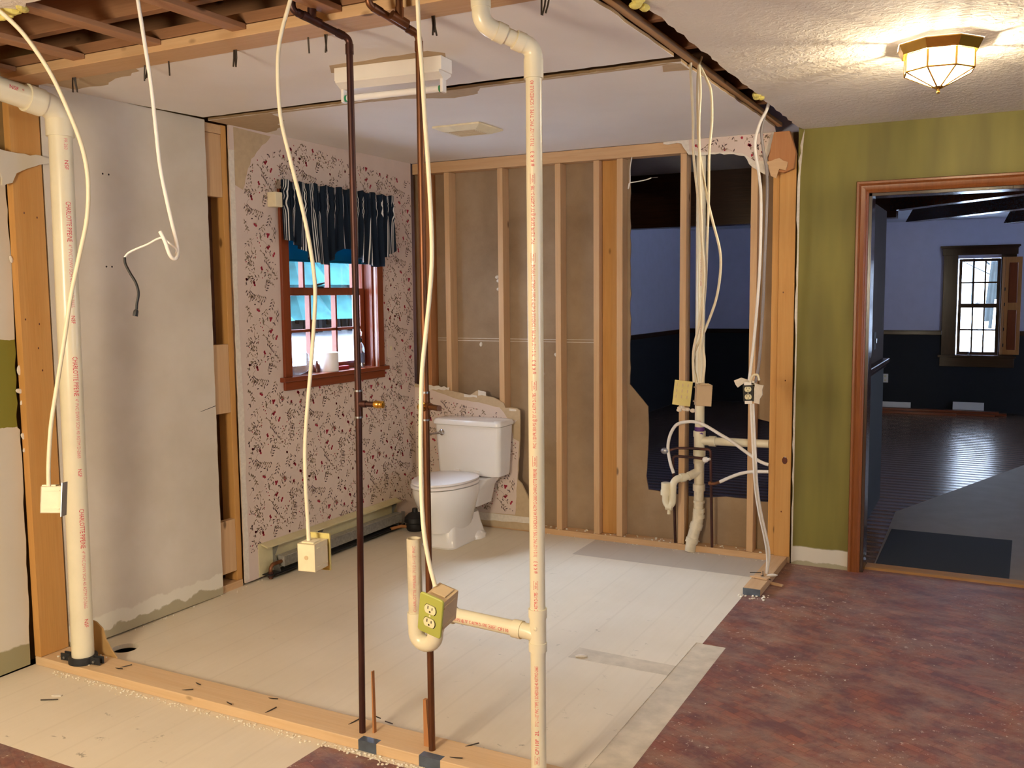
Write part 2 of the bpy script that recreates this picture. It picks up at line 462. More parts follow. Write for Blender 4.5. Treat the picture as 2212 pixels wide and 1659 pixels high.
def glass(name, tint, gloss=.06, rough=.02):
    g = G(name); g.t.nodes.remove(g.p)
    tr = g.n('ShaderNodeBsdfTransparent'); tr.inputs[0].default_value = tint + (1,)
    gl = g.n('ShaderNodeBsdfGlossy'); gl.inputs['Roughness'].default_value = rough
    mx = g.n('ShaderNodeMixShader'); mx.inputs[0].default_value = gloss
    g.t.links.new(tr.outputs[0], mx.inputs[1]); g.t.links.new(gl.outputs[0], mx.inputs[2]); g.t.links.new(mx.outputs[0], g.out.inputs[0])
    return g.m
M['glass'] = glass('window_glass', (.96, .98, .98))
M['bottleglass'] = glass('clear_plastic', (.80, .86, .9), .22, .1)
def bagmat():
    g = G('clear_crinkled_film'); g.t.nodes.remove(g.p)
    tr = g.n('ShaderNodeBsdfTransparent'); tr.inputs[0].default_value = (.9, .93, .95, 1)
    df = g.n('ShaderNodeBsdfDiffuse'); df.inputs[0].default_value = (.75, .78, .8, 1)
    gl = g.n('ShaderNodeBsdfGlossy'); gl.inputs['Roughness'].default_value = .25
    a = g.n('ShaderNodeMixShader'); a.inputs[0].default_value = .45
    b = g.n('ShaderNodeMixShader'); b.inputs[0].default_value = .3
    g.t.links.new(tr.outputs[0], a.inputs[1]); g.t.links.new(df.outputs[0], a.inputs[2])
    g.t.links.new(a.outputs[0], b.inputs[1]); g.t.links.new(gl.outputs[0], b.inputs[2]); g.t.links.new(b.outputs[0], g.out.inputs[0])
    return g.m
M['bag'] = bagmat()
def lampglass():
    g = G('bevelled_lamp_glass'); g.t.nodes.remove(g.p)
    tr = g.n('ShaderNodeBsdfTransparent'); tr.inputs[0].default_value = (1, .97, .9, 1)
    tl = g.n('ShaderNodeBsdfTranslucent'); tl.inputs[0].default_value = (1, .95, .85, 1)
    a = g.n('ShaderNodeMixShader'); a.inputs[0].default_value = .35
    g.t.links.new(tr.outputs[0], a.inputs[1]); g.t.links.new(tl.outputs[0], a.inputs[2]); g.t.links.new(a.outputs[0], g.out.inputs[0])
    return g.m
M['lampglass'] = lampglass()
def bulb():
    g = G('lit_bulb'); g.t.nodes.remove(g.p)
    tr = g.n('ShaderNodeBsdfTransparent'); em = g.n('ShaderNodeEmission'); em.inputs[0].default_value = (1, .86, .6, 1); em.inputs[1].default_value = 30
    a = g.n('ShaderNodeMixShader'); a.inputs[0].default_value = .2
    g.t.links.new(tr.outputs[0], a.inputs[1]); g.t.links.new(em.outputs[0], a.inputs[2]); g.t.links.new(a.outputs[0], g.out.inputs[0])
    return g.m
M['bulb'] = bulb()
def shade():
    g = G('teal_roller_shade_cloth'); g.t.nodes.remove(g.p)
    d = g.n('ShaderNodeBsdfDiffuse'); d.inputs[0].default_value = lin(30, 104, 124) + (1,)
    t = g.n('ShaderNodeBsdfTranslucent'); t.inputs[0].default_value = lin(14, 84, 104) + (1,)
    a = g.n('ShaderNodeMixShader'); a.inputs[0].default_value = .45
    g.t.links.new(d.outputs[0], a.inputs[1]); g.t.links.new(t.outputs[0], a.inputs[2]); g.t.links.new(a.outputs[0], g.out.inputs[0])
    return g.m
M['shade'] = shade()
def valance_mat():
    g = G('navy_pinstripe_cloth')
    uv = g.n('ShaderNodeUVMap'); uv.uv_map = 'fabric'
    u = g.sep(uv.outputs[0])[0]
    fr = g.math('FRACT', g.math('MULTIPLY', u, 1 / .085))
    st = g.ramp(fr, [(.0, 0.0), (.40, 0.0), (.405, 1.0), (.44, 1.0), (.445, 0.0), (.50, 0.0), (.505, 1.0), (.54, 1.0), (.545, 0.0), (.60, 0.0), (.605, 1.0), (.64, 1.0), (.645, 0.0)])
    n = g.noise(g.co(), 200, 2)
    c = g.mix(n, lin(18, 28, 40), lin(26, 38, 52))
    return g.fin(g.mix(st, c, lin(206, 206, 204)), .85, 0, .15)
M['valance'] = valance_mat()

# ================================================================== LARGE STRUCTURE
XL, XK, YB, ZC = -3.595, -3.633, 5.45, 2.455
YF = 5.437                                # finished face of the back wall
Y0, Y1 = 2.51, 2.65                       # front partition (six inch wall)

# --- floors
hole = [(-3.44 + .056 * math.cos(a), 2.815 + .056 * math.sin(a)) for a in [2 * math.pi * i / 28 for i in range(28)]]
b = B(); b.prism(2, [(-3.64, 2.48), (-1.165, 2.48), (-1.165, 4.0), (-1.136, 4.0), (-1.136, 5.56), (-3.64, 5.56)], -.02, 0, [hole])
struct('floor_bathroom', b, M['luan'], smooth=False)
b = B(); b.prism(2, jagpoly([(-1.165, 2.48), (-1.03, 2.48), (-1.03, 4.0), (-1.165, 4.0)], .12, .003, 5, {1}), -.02, -.002)
b.prism(2, jagpoly([(-1.612, 3.592), (-1.165, 3.592), (-1.165, 3.70), (-1.612, 3.715)], .06, .004, 9), -.001, .0006)
struct('floor_bare_strip', b, M['luan2'], smooth=False)
b = B(); b.prism(2, [(-3.64, 1.985), (-2.075, 1.985), (-2.055, 2.48), (-3.64, 2.48)], -.02, 0)
struct('floor_front_strip', b, M['luan'], smooth=False)
b = B()
b.prism(2, [(-3.64, -3.2), (3.2, -3.2), (3.2, 5.45), (.32, 5.45), (.32, 5.558), (-.68, 5.558), (-.68, 5.45), (-1.136, 5.45), (-1.136, 4.0), (-1.03, 4.0), (-1.03, 2.48), (-2.055, 2.48), (-2.075, 1.985), (-3.64, 1.985)], -.02, 0)
struct('floor_kitchen', b, M['vinyl'], smooth=False)
b = B(); b.prism(2, [(-4.15, 5.56), (3.6, 5.56), (3.6, 13.5), (-4.15, 13.5)], -.02, -.001)
struct('floor_hall', b, M['hardwood'], smooth=False)
b = B(); b.box(-4.2, 3.8, -3.4, 13.6, -.32, -.28); struct('floor_slab_below', b, M['hole'], smooth=False)  # added under the floor so sky light stays out of the hole
b = B(); b.box(-3.90, -3.772, -3.4, 5.58, -.6, .0); b.box(-4.25, -3.772, 5.53, 5.58, -.6, 0); b.box(-4.25, -4.10, 5.45, 13.6, -.6, 0); b.box(-4.2, 3.8, 13.55, 13.66, -.6, 0); b.box(3.72, 3.85, -3.4, 13.6, -.6, 0); b.box(-3.9, 3.8, -3.4, -3.31, -.6, 0); b.box(3.3, 3.8, -3.4, 5.56, -.03, -.02)
struct('wall_foundation', b, M['hole'], smooth=False)  # unseen boxes added below floor level to stop sky light leaking in
b = B(); b.prism(2, [(-.60, 5.62), (.9, 5.62), (3.4, 9.2), (3.4, 13.0), (1.6, 13.3), (.225, 9.45), (-.36, 7.79), (-.62, 7.05)], -.001, .003)
tag(obj('floor_paper', b, M['sheet'], smooth=False), 'grey sheet covering the dark hardwood floor beyond the doorway', 'floor paper')

# --- left wall
GAP = (3.575, 3.74)
b = B(); b.prism(0, jagpoly([(2.655, .012), (GAP[0], .004), (GAP[0], 2.455), (2.655, 2.455)], .03, .0015, 3, {1}), XL - .0127, XL)
for (y, z) in ((2.95, 2.12), (2.982, 2.12), (2.945, 1.707), (2.975, 1.707)):
    b.m = 1; b.lathe([(.0045, 0), (.0045, .0006)], (XL, y, z), (1, 0, 0), 10); b.m = 0
b.m = 1; b.prism(0, [(3.47, .985), (3.574, 1.003), (3.574, 1.0065), (3.47, .987)], XL, XL + .0005); b.m = 0
struct('wall_left', b, [M['drywall'], M['hole']], smooth=False)
b = B()
edge = jagpoly([(1.0, 0.0), (2.488, .01), (2.500, .50), (2.505, 1.02), (2.494, 1.03), (2.505, 1.39), (2.512, 1.73), (2.505, 2.03), (2.56, 2.08), (2.70, 2.15), (2.66, 2.175), (2.48, 2.165), (1.0, 2.2)], .05, .004, 11, {1, 2, 4, 5, 6, 7, 8, 9, 10})
b.prism(0, edge, XK - .0127, XK)
fl_ = jagpoly([(2.455, 2.02), (2.50, 2.035), (2.52, 2.075), (2.60, 2.11), (2.685, 2.135), (2.69, 2.155), (2.56, 2.158), (2.44, 2.165)], .025, .004, 17)
b.prism(0, fl_, XK + .044, XK + .054); b.box(XK, XK + .05, 2.44, 2.475, 2.05, 2.15)
struct('wall_kitchen_left', b, M['kleft'], smooth=False)
b = B(); b.box(-3.77, -3.745, -3.2, 4.10, -.02, 2.72); b.box(-3.77, -3.745, 5.06, 5.6, -.02, 2.72)
b.box(-3.77, -3.745, 4.10, 5.06, -.02, 1.09); b.box(-3.77, -3.745, 4.10, 5.06, 2.12, 2.72)
b.box(-3.745, XK - .014, -3.2, 2.2, 0, 2.45)
struct('wall_left_sheathing', b, M['cardboard'], smooth=False)
# torn drywall flakes along the edges of the kitchen piece
for i, (u, v, s_) in enumerate(((42, 800, .020), (44, 845, .02), (48, 868, .014), (55, 945, .024), (60, 968, .024), (24, 560, .014))):
    p = at(u, v, 0, XK + .012); b = B()
    b.ball(p, .006, s_ * .55, s_ * 1.1, 7, 6, Matrix.Rotation(i * 1.3, 3, 'X')); 
    o = obj('gypsum_flake', b, M['gyp'], smooth=False)
    tag(o, 'torn scrap of white gypsum hanging from the drywall edge by the left stud', 'gypsum scrap', 'torn gypsum scraps by the left stud')

# --- wallpaper print
def in_poly(p, poly):
    x, y = p; c = False; n = len(poly)
    for i in range(n):
        x1, y1 = poly[i]; x2, y2 = poly[(i + 1) % n]
        if (y1 > y) != (y2 > y) and x < (x2 - x1) * (y - y1) / (y2 - y1) + x1: c = not c
    return c
T = .46
def motif():
    r = random.Random(21); out = []       # list of (mat, [(a,b)...])
    cen = []
    tries = 0
    while len(cen) < 54 and tries < 4000:
        tries += 1
        p = (r.uniform(0, T), r.uniform(0, T))
        if all(min(abs(p[0] - q[0]), T - abs(p[0] - q[0])) ** 2 + min(abs(p[1] - q[1]), T - abs(p[1] - q[1])) ** 2 > .049 ** 2 for q in cen): cen.append(p)
    def ell(c, a, w, h, m_, n=7):
        ca, sa = math.cos(a), math.sin(a); pts = []
        for i in range(n):
            q = 2 * math.pi * i / n; x, y = math.cos(q) * h, math.sin(q) * w * (1 - .35 * math.cos(q))
            pts.append((c[0] + x * ca - y * sa, c[1] + x * sa + y * ca))
        out.append((m_, pts))
    def line(pts, w):
        for p, q in zip(pts, pts[1:]):
            d = V((q[0] - p[0], q[1] - p[1])); 
            if d.length < 1e-6: continue
            n = V((-d.y, d.x)).normalized() * w
            out.append((4, [(p[0] - n.x, p[1] - n.y), (q[0] - n.x, q[1] - n.y), (q[0] + n.x, q[1] + n.y), (p[0] + n.x, p[1] + n.y)]))
    for i, c in enumerate(cen):
        a = r.uniform(0, 6.28); kind = i % 4
        curve = []
        L = r.uniform(.06, .10); bend = r.uniform(-1, 1) * 26
        x, y, aa = c[0], c[1], a
        for k in range(9):
            curve.append((x, y)); x += math.cos(aa) * L / 8; y += math.sin(aa) * L / 8; aa += bend * L / 8
        line(curve, .0008)
        if kind == 0:                      # red flower with leaves
            for k in range(r.choice((2, 3))):
                q = r.uniform(0, 6.28); ell((c[0] + math.cos(q) * .008, c[1] + math.sin(q) * .008), q, .0072, .0086, 3, 8)
            for k in range(4):
                q = curve[2 + k * 2 % 7]; s = 1 if k % 2 else -1
                ell((q[0] + s * .009, q[1] + .005 * s), a + s * 1.0, .0036, .0098, 1 if k % 3 else 2)
        elif kind == 1:                    # dark leaves up a stem
            for k in range(7):
                q = curve[k + 1]; s = 1 if k % 2 else -1
                ell((q[0] - math.sin(a) * s * .011, q[1] + math.cos(a) * s * .011), a + s * .8, .0036, .0095, 1 if r.random() < .6 else 2)
        elif kind == 2:                    # berries
            for k in range(8):
                ell((c[0] + r.gauss(0, .019), c[1] + r.gauss(0, .019)), r.uniform(0, 6), .0036, .0044, r.choice((1, 1, 2, 3)), 6)
            for k in range(3): ell((c[0] + r.gauss(0, .022), c[1] + r.gauss(0, .022)), r.uniform(0, 6), .0034, .0095, 2)
        else:
            for k in range(5):
                q = curve[k + 2]; s = 1 if k % 2 else -1
                ell((q[0] + s * .008, q[1] - s * .007), a + s * .9 + .4, .0034, .0088, r.choice((1, 2, 2)))
    return out
MOT = motif()
PRINT = [M['wallpaper'], M['leafdark'], M['leafolive'], M['printred'], M['vine'], M['gyp'], M['tan']]
def print_on(b, plane, t, poly, holes=(), sgn=1):
    a0, a1 = min(p[0] for p in poly), max(p[0] for p in poly); b0, b1 = min(p[1] for p in poly), max(p[1] for p in poly)
    vs, fs, ms = [], [], []
    for i in range(int(a0 / T) - 1, int(a1 / T) + 2):
        for j in range(int(b0 / T) - 1, int(b1 / T) + 2):
            ox, oy = i * T, j * T + (T / 2 if i % 2 else 0)
            for m_, pts in MOT:
                q = [(p[0] + ox, p[1] + oy) for p in pts]
                if not all(in_poly(p, poly) for p in q): continue
                if any(in_poly(q[0], h) or in_poly(q[len(q) // 2], h) for h in holes): continue
                k = len(vs)
                lay = t + sgn * (.0005 if m_ != 4 else .0003) + sgn * .0001 * (m_ % 3)
                vs += [((lay, p[0], p[1]) if plane == 0 else (p[0], lay, p[1])) for p in q]
                fs.append(list(range(k, k + len(q)))); ms.append(m_)
    o = len(b.v); b.v += vs; b.f += [[i + o for i in f] for f in fs]; b.mi += ms

WIN = [(4.155, 1.10), (5.005, 1.10), (5.005, 2.10), (4.155, 2.10)]
poly = jagpoly([(GAP[1] + .004, .015), (YF, .015), (YF, 2.455), (GAP[1] + .004, 2.455)], .05, .002, 4, {3})
b = B(); b.prism(0, poly, XL - .0127, XL, [WIN]); 
print_on(b, 0, XL, [(GAP[1] + .04, .16), (YF - .002, .16), (YF - .002, 2.33), (4.3, 2.44), (3.90, 2.30), (3.83, 2.13)], [[(4.08, 1.05), (5.08, 1.05), (5.08, 2.16), (4.08, 2.16)]])
b.m = 5; b.prism(0, jagpoly([(GAP[1] - .006, .03), (GAP[1] + .030, .03), (GAP[1] + .034, 1.0), (GAP[1] + .022, 1.4), (GAP[1] + .034, 2.33), (GAP[1] - .006, 2.33)], .08, .004, 8), XL, XL + .002)
b.m = 6; b.prism(0, jagpoly([(GAP[1] + .035, 2.15), (3.83, 2.13), (3.90, 2.30), (4.06, 2.44), (GAP[1] + .035, 2.45)], .03, .006, 12, {0, 1, 2}), XL, XL + .0007)
struct('wall_left_wallpapered', b, PRINT, smooth=False, weld=False)

# --- back wall: rear drywall seen from its paper side, with the big hole
PY0, PY1 = 5.541, 5.553
hol = jagpoly([(-2.055, 2.385), (-2.052, 1.30), (-2.056, .995), (-1.935, .86), (-1.93, .70), (-1.945, .42), (-1.93, .335), (-1.70, .318), (-1.60, .315), (-1.44, .335), (-1.20, .325), (-1.165, .33), (-1.165, .80), (-1.256, .82), (-1.256, 2.385)], .05, .004, 31, {0, 1, 2, 3, 4, 5, 6, 7, 8, 9, 13})
DOOR = (-.655, .30, 2.087)
b = B(); b.prism(1, [(-3.64, 0), (-1.0, 0), (-1.0, 2.46), (-3.64, 2.46)], PY0, PY1, [hol])
b.m = 1
for z in (1.268, 1.252): b.box(-3.50, -2.262, PY0 - .0006, PY0, z, z + .0035)
b.m = 2; r = random.Random(5)
for (x, z) in ((-2.98, 1.60), (-2.98, 1.655), (-2.95, 1.45), (-3.12, 1.23), (-2.56, 1.17), (-2.55, .60), (-2.99, 1.68)):
    p = (x, PY0 - .003, z); b.ball(p, .012, .006, .016, 7, 5, Matrix.Rotation(x * 9, 3, 'Y'))
struct('wall_back', b, [M['paper'], M['gyp'], M['gyp']], smooth=False)
# hall-side face of the same partition, and the green kitchen part with the doorway
b = B()
b.prism(1, [(-1.03, 0), (DOOR[0] - .002, 0), (DOOR[0] - .002, DOOR[2] + .002), (DOOR[1] + .002, DOOR[2] + .002), (DOOR[1] + .002, 0), (3.2, 0), (3.2, 2.70), (-1.03, 2.70)], YF, YF + .0127)
struct('wall_back_green', b, M['green'], smooth=False)
b = B()
b.prism(1, [(-1.0, 0), (DOOR[0] - .002, 0), (DOOR[0] - .002, DOOR[2] + .002), (DOOR[1] + .002, DOOR[2] + .002), (DOOR[1] + .002, 0), (3.6, 0), (3.6, 2.70), (-1.0, 2.70)], YF + .0128, PY1)
b.box(-4.15, -1.0, PY0, PY1, 2.46, 2.7); b.box(-4.15, -3.64, PY0, PY1, 0, 2.46)
struct('wall_hall_front', b, M['bluewall'], smooth=False)
b = B(); b.prism(1, jag((-1.030, .02), (-1.030, 1.0), 16, .004, 3) + jag((-1.030, 1.0), (-1.03, 2.20), 20, .005, 4) + jag((-1.03, 2.20), (-1.012, 2.454), 6, .006, 8) + [(-.999, 2.454), (-1.018, 2.2), (-1.022, .02)], YF - .002, YF + .0126)
struct('wall_back_torn_edge', b, M['gyp'], smooth=False)
# kitchen outer walls (behind and beside the camera)
b = B(); b.prism(0, [(-3.2, 0), (5.45, 0), (5.45, 2.7), (-3.2, 2.7)], 3.2, 3.3, [[(1.6, 1.0), (2.8, 1.0), (2.8, 2.0), (1.6, 2.0)]]); struct('wall_right', b, M['green'], smooth=False)  # unseen window opening added to let in cool fill light for the ceiling
b = B(); b.box(-3.77, 3.3, -3.3, -3.2, 0, 2.7); struct('wall_rear', b, M['green'], smooth=False)

# remnant of wallpapered drywall behind the toilet
g_ = jagpoly([(-3.594, .012), (-2.714, .012), (-2.713, .10), (-2.716, .22), (-2.77, .32), (-2.80, .345), (-2.782, .60), (-2.778, .805), (-2.80, .82), (-2.884, .818), (-2.90, .85), (-2.98, .885), (-3.05, .90), (-3.075, .925), (-3.10, .925), (-3.15, .895), (-3.314, .917), (-3.40, .94), (-3.50, .945), (-3.594, .955)], .03, .004, 41, set(range(2, 20)))
w_ = jagpoly([(-3.594, .10), (-3.18, .097), (-2.82, .108), (-2.785, .60), (-2.83, .62), (-2.845, .70), (-2.80, .74), (-2.86, .735), (-2.90, .79), (-2.93, .82), (-3.05, .84), (-3.25, .86), (-3.40, .90), (-3.50, .925), (-3.594, .93)], .04, .003, 47, set(range(2, 14)))
b = B(); b.m = 6; b.prism(1, g_, YF, YF + .0127)
b.m = 5; b.prism(1, jagpoly([(-3.18, .045), (-2.716, .06), (-2.716, .10), (-3.594, .098), (-3.594, .04)], .05, .004, 51, {0}), YF - .0004, YF)
for i, (x, z, w, h) in enumerate(((-3.40, .93, .17, .02), (-3.15, .885, .10, .014), (-3.06, .905, .06, .026), (-2.83, .806, .05, .010), (-2.83, .60, .012, .01))):
    b.prism(1, jagpoly([(x - w / 2, z - h / 2), (x + w / 2, z - h / 2), (x + w / 2, z + h / 2), (x - w / 2, z + h)], .02, .006, 60 + i), YF - .0012, YF)
b.m = 0; b.prism(1, w_, YF - .0007, YF)
print_on(b, 1, YF - .0007, [(-3.59, .12), (-2.83, .12), (-2.80, .58), (-2.86, .66), (-2.88, .72), (-2.95, .79), (-3.25, .835), (-3.59, .90)], (), -1)
struct('wall_back_remnant', b, PRINT, smooth=False, weld=False)
# remnant under the ceiling at the right end
t_ = jagpoly([(-1.81, 2.453), (-1.81, 2.44), (-1.70, 2.434), (-1.657, 2.367), (-1.60, 2.355), (-1.525, 2.36), (-1.42, 2.352), (-1.33, 2.335), (-1.303, 2.288), (-1.24, 2.24), (-1.19, 2.214), (-1.20, 2.32), (-1.17, 2.40), (-1.155, 2.453)], .025, .005, 71, set(range(1, 12)))
b = B(); b.m = 5; b.prism(1, t_, YF, YF + .0127); b.m = 0
tw = [(-1.655, 2.451), (-1.65, 2.385), (-1.55, 2.375), (-1.42, 2.366), (-1.34, 2.35), (-1.27, 2.30), (-1.22, 2.30), (-1.215, 2.36), (-1.175, 2.451)]
b.prism(1, jagpoly(tw, .03, .004, 77, {1, 2, 3, 4, 5, 6}), YF - .0007, YF)
print_on(b, 1, YF - .0007, tw, (), -1)
struct('wall_back_top_remnant', b, PRINT, smooth=False, weld=False)

# --- ceilings
SX0, SX1 = -1.137, -1.018                 # slot left by the removed side partition
b = B(); b.prism(2, jag((XK, Y1 - .003), (-1.14, Y1 - .003), 60, .003, 1) + jag((SX0, Y1), (SX0, 3.535), 12, .004, 2) + jag((SX0, 3.535), (XL, 3.53), 60, .004, 3), ZC, ZC + .0127)
b.m = 1; b.prism(2, jagpoly([(-3.55, Y1 - .004), (-3.02, Y1 - .004), (-3.05, 2.70), (-3.14, 2.735), (-3.28, 2.76), (-3.35, 2.80), (-3.55, 2.80)], .04, .014, 20, {1, 2, 3, 4, 5}), ZC - .0006, ZC)
b.prism(2, jagpoly([(-2.35, 3.0), (-1.90, 3.0), (-1.86, 3.06), (-1.90, 3.13), (-2.3, 3.16), (-2.42, 3.1)], .06, .008, 25), ZC - .0004, ZC)
struct('ceiling_laundry', b, [M['ceil'], M['tan']], smooth=False)
b = B(); b.prism(2, jag((XL, 3.60), (SX0, 3.625), 70, .004, 5) + jag((SX0, 3.625), (SX0 + .01, 5.36), 24, .004, 6) + [(-1.16, 5.46), (XL, 5.46)], ZC, ZC + .0127)
b.m = 1; b.prism(2, jag((-2.62, 3.605), (-2.02, 3.613), 20, .004, 5) + jagpoly([(-2.02, 3.615), (-2.10, 3.73), (-2.24, 3.76), (-2.36, 3.70), (-2.45, 3.655), (-2.62, 3.645)], .03, .006, 27), ZC - .0006, ZC)
b.prism(2, jag((-3.59, 3.604), (-1.15, 3.62), 60, .003, 7) + [(-1.15, 3.645), (-3.59, 3.632)], ZC - .0005, ZC)
b.prism(2, jagpoly([(-3.59, 3.61), (-3.20, 3.62), (-3.25, 3.75), (-3.45, 3.95), (-3.59, 4.02)], .04, .02, 29, {1, 2, 3}), ZC - .0007, ZC)
b.prism(2, [(-1.22, 3.65), (-1.145, 3.65), (-1.145, 3.77), (-1.25, 3.75)], ZC - .0008, ZC)
struct('ceiling_bathroom', b, [M['ceil'], M['tan']], smooth=False)
b = B(); b.prism(2, [(XK, -3.2), (3.2, -3.2), (3.2, YF), (SX1 + .014, YF)] + jag((SX1, 5.35), (SX1, 1.95), 70, .006, 9) + jag((SX1, 1.95), (-2.50, 1.935), 40, .006, 10) + jag((-2.50, 1.935), (XK, 1.99), 30, .016, 13), ZC, ZC + .0127)
struct('ceiling_kitchen', b, M['ceiltex'], smooth=False)
b = B(); b.box(-3.745, 3.2, -3.2, 5.54, 2.705, 2.725); struct('ceiling_subfloor', b, M['joist'], smooth=False)
b = B(); b.box(-4.15, 3.6, PY1, 13.5, 2.46, 2.50); struct('ceiling_hall', b, M['hallceil'], smooth=False)

# ================================================================== LUMBER
def lumber(name, label, cat, mat, x0, x1, y0, y1, z0, z1, group=None, bevel=.002):
    b = B(); b.box(x0, x1, y0, y1, z0, z1)
    return tag(obj(name, b, mat, smooth=False, bevel=bevel), label, cat, group)
yb, ye = YB, 5.539
zb, zt = .038, 2.379
studs = [(-3.548, -3.510, 'pinewood wall stud in the back left corner beside the wallpaper', 'pine_red'),
         (-3.500, -3.462, 'pine wall stud next to the back left corner stud, behind the copper pipe', 'pine_red'),
         (-3.340, -3.302, 'first free pine stud right of the copper pipe, above the toilet tank', 'pineZ'),
         (-2.935, -2.897, 'pine wall stud above the right end of the toilet tank', 'pineZ'),
         (-2.523, -2.485, 'pine wall stud just right of the tall white vertical drain pipe', 'pineZ'),
         (-2.262, -2.224, 'left stud of the tight cluster of studs in the back wall', 'pineZ'),
         (-2.108, -2.070, 'right stud of the tight cluster, bordering the dark opening', 'pineZ'),
         (-1.708, -1.670, 'pine wall stud left of the white vent stack, across the dark opening', 'pineZ'),
         (-1.292, -1.254, 'pine wall stud right of the vent stack with a loose outlet hanging before it', 'pineZ'),
         (-1.168, -1.130, 'narrow edge-on stud beside the wide end stud of the back wall', 'pine_yellow')]
for x0, x1, lab, mt in studs:
    z1 = zt if x0 < -1.8 or x0 > -1.2 else 2.379
    z0 = zb
    if -3.36 < x0 < -2.8: z0 = zb
    tag(obj('wall_stud', B().box(x0, x1, yb, ye, z0, z1), M[mt], smooth=False, bevel=.002), lab, 'stud', 'studs of the back wall')
tag(obj('wall_stud', B().box(-2.222, -2.110, 5.500, 5.538, zb, zt), M['pine_yellow'], smooth=False, bevel=.002), 'flat yellowish stud set back between the two cluster studs', 'stud', 'studs of the back wall')
b = B(); b.box(-1.128, -1.040, yb - .012, yb + .026, .038, 2.33)
b.m = 1
for z, x in ((.60, -1.075), (.30, -1.09), (1.06, -1.08), (1.56, -1.10)):
    k = 1.6 if z == .60 else .35; b.ball((x, yb - .012, z), .010 * k, .0012, .014 * k, 10, 5)
tag(obj('wall_stud', b, [M['pine_yellow'], M['plumbbrown']], smooth=False, bevel=.002), 'wide flat end stud of the back wall beside the green wall, with dark knots', 'stud', 'studs of the back wall')
b = B(); b.prism(1, [(-1.185, 2.30), (-1.165, 2.24), (-1.10, 2.22), (-1.045, 2.24), (-1.035, 2.33), (-1.07, 2.445), (-1.155, 2.445)], 5.385, 5.425)
tag(obj('partition_stud_stub', b, M['pine_red'], smooth=False, bevel=.002), 'broken brown plank end under the ceiling at the end stud', 'lumber')
b = B(); b.prism(1, jagpoly([(-1.19, 2.285), (-1.12, 2.30), (-1.075, 2.275), (-1.085, 2.23), (-1.12, 2.24), (-1.135, 2.19), (-1.165, 2.205)], .02, .006, 3), 5.372, 5.385)
tag(obj('wood_splinter', b, M['pineX'], smooth=False), 'pale torn splinter of wood on the broken plank end', 'splinter')
lumber('top_plate', 'horizontal pine top plate of the back wall under the bathroom ceiling', 'plate', M['pineX'], -3.59, -1.13, yb, ye, 2.381, 2.452)
b = B(); b.box(-2.70, -1.04, yb, ye, 0, .036); b.box(-3.59, -2.7, yb, ye, 0, .036)
tag(obj('bottom_plate', b, M['pineX'], smooth=False), 'horizontal pine bottom plate of the back wall on the floor', 'plate')
# left wall framing in the gap
lumber('wall_stud', 'narrow yellow stud in the gap between white drywall and wallpaper', 'stud', M['pine_yellow'], -3.70, -3.612, 3.700, 3.738, .04, 2.45)
for (z0, z1, lab) in ((2.08, 2.40, 'topmost flat block in the left wall gap, under the ceiling'), (.955, 1.318, 'middle flat block in the left wall gap'), (.097, .381, 'lowest flat block in the left wall gap, near the floor')):
    lumber('blocking', lab, 'wood block', M['pineZ'], -3.650, -3.612, 3.579, 3.698, z0, z1, 'blocks in the left wall gap')
lumber('blocking', 'thin upper wood scrap at the ceiling corner above the left wall gap', 'wood block', M['pineX'], -3.66, -3.61, 3.579, 3.70, 2.402, 2.448)
b = B(); b.box(-3.72, -3.61, 3.579, 3.738, 0, .038); tag(obj('bottom_plate', b, M['pineY'], smooth=False), 'short piece of bottom plate at the foot of the left wall gap', 'plate')
b = B(); b.box(-3.742, -3.73, 3.50, 3.75, 0, 2.45); struct('wall_left_gap_backing', b, M['joist'], smooth=False)
# big stud and sill of the front partition
b = B(); b.box(-3.630, -3.592, Y0, Y1 - .005, .040, 2.44)
b.m = 1
for (u, v) in ((55, 690), (85, 700), (83, 752), (92, 800), (80, 470), (52, 460)):
    p = at(u, v, 0, -3.592); b.ball(p, .0010, .0034, .0048, 8, 5)
tag(obj('wall_stud', b, [M['pine_yellow'], M['plumbbrown']], smooth=False, bevel=.003), 'wide orange pine stud at the left end of the front partition', 'stud')
sill = B(); sill.box(-3.63, -.90, Y0, Y1, 0.0, .038)
sill = tag(obj('sill_plate', sill, M['dusty'], smooth=False, bevel=.003), 'long pine sill plate across the floor in the foreground with bent nails', 'plate')
for i, (u, v) in enumerate(((257, 1445), (272, 1440), (405, 1491), (428, 1478), (585, 1535), (590, 1510), (495, 1520), (765, 1560), (815, 1550), (985, 1638), (1020, 1610), (840, 1562))):
    p = at(u, v, 2, .0385); a = rnd.uniform(-.6, .6) + (1.2 if i % 3 == 1 else .1); d = V((math.cos(a), math.sin(a), .08)) * .024
    b = B(); b.tube([p - d, p + d + V((0, 0, .004))], .0022, 6); obj('nail', b, M['nail'], sill)
for (u0, u1, v0, v1) in ((774, 812, 1596, 1616), (905, 950, 1632, 1658)):
    p = at(u0, (v0 + v1) / 2, 1, Y0 - .0015); q = at(u1, (v0 + v1) / 2, 1, Y0 - .0015)
    b = B(); b.box(p.x, q.x, Y0 - .0018, Y0 - .0002, .001, .037); b.box(p.x, q.x, Y0 - .0018, Y0 + .03, .0372, .0385)
    obj('nail_plate', b, M['bluesteel'], sill, smooth=False)
side = B(); side.box(-1.142, -1.053, 4.765, 5.435, 0, .038)
side = tag(obj('sill_plate', side, M['pineY'], smooth=False, bevel=.002), 'short remaining sill plate at the right by the end stud, cut end painted blue grey', 'plate')
b = B(); b.box(-1.142, -1.053, 4.760, 4.764, .001, .037); o = obj('painted_end', b, M['bluesteel'], side, smooth=False)
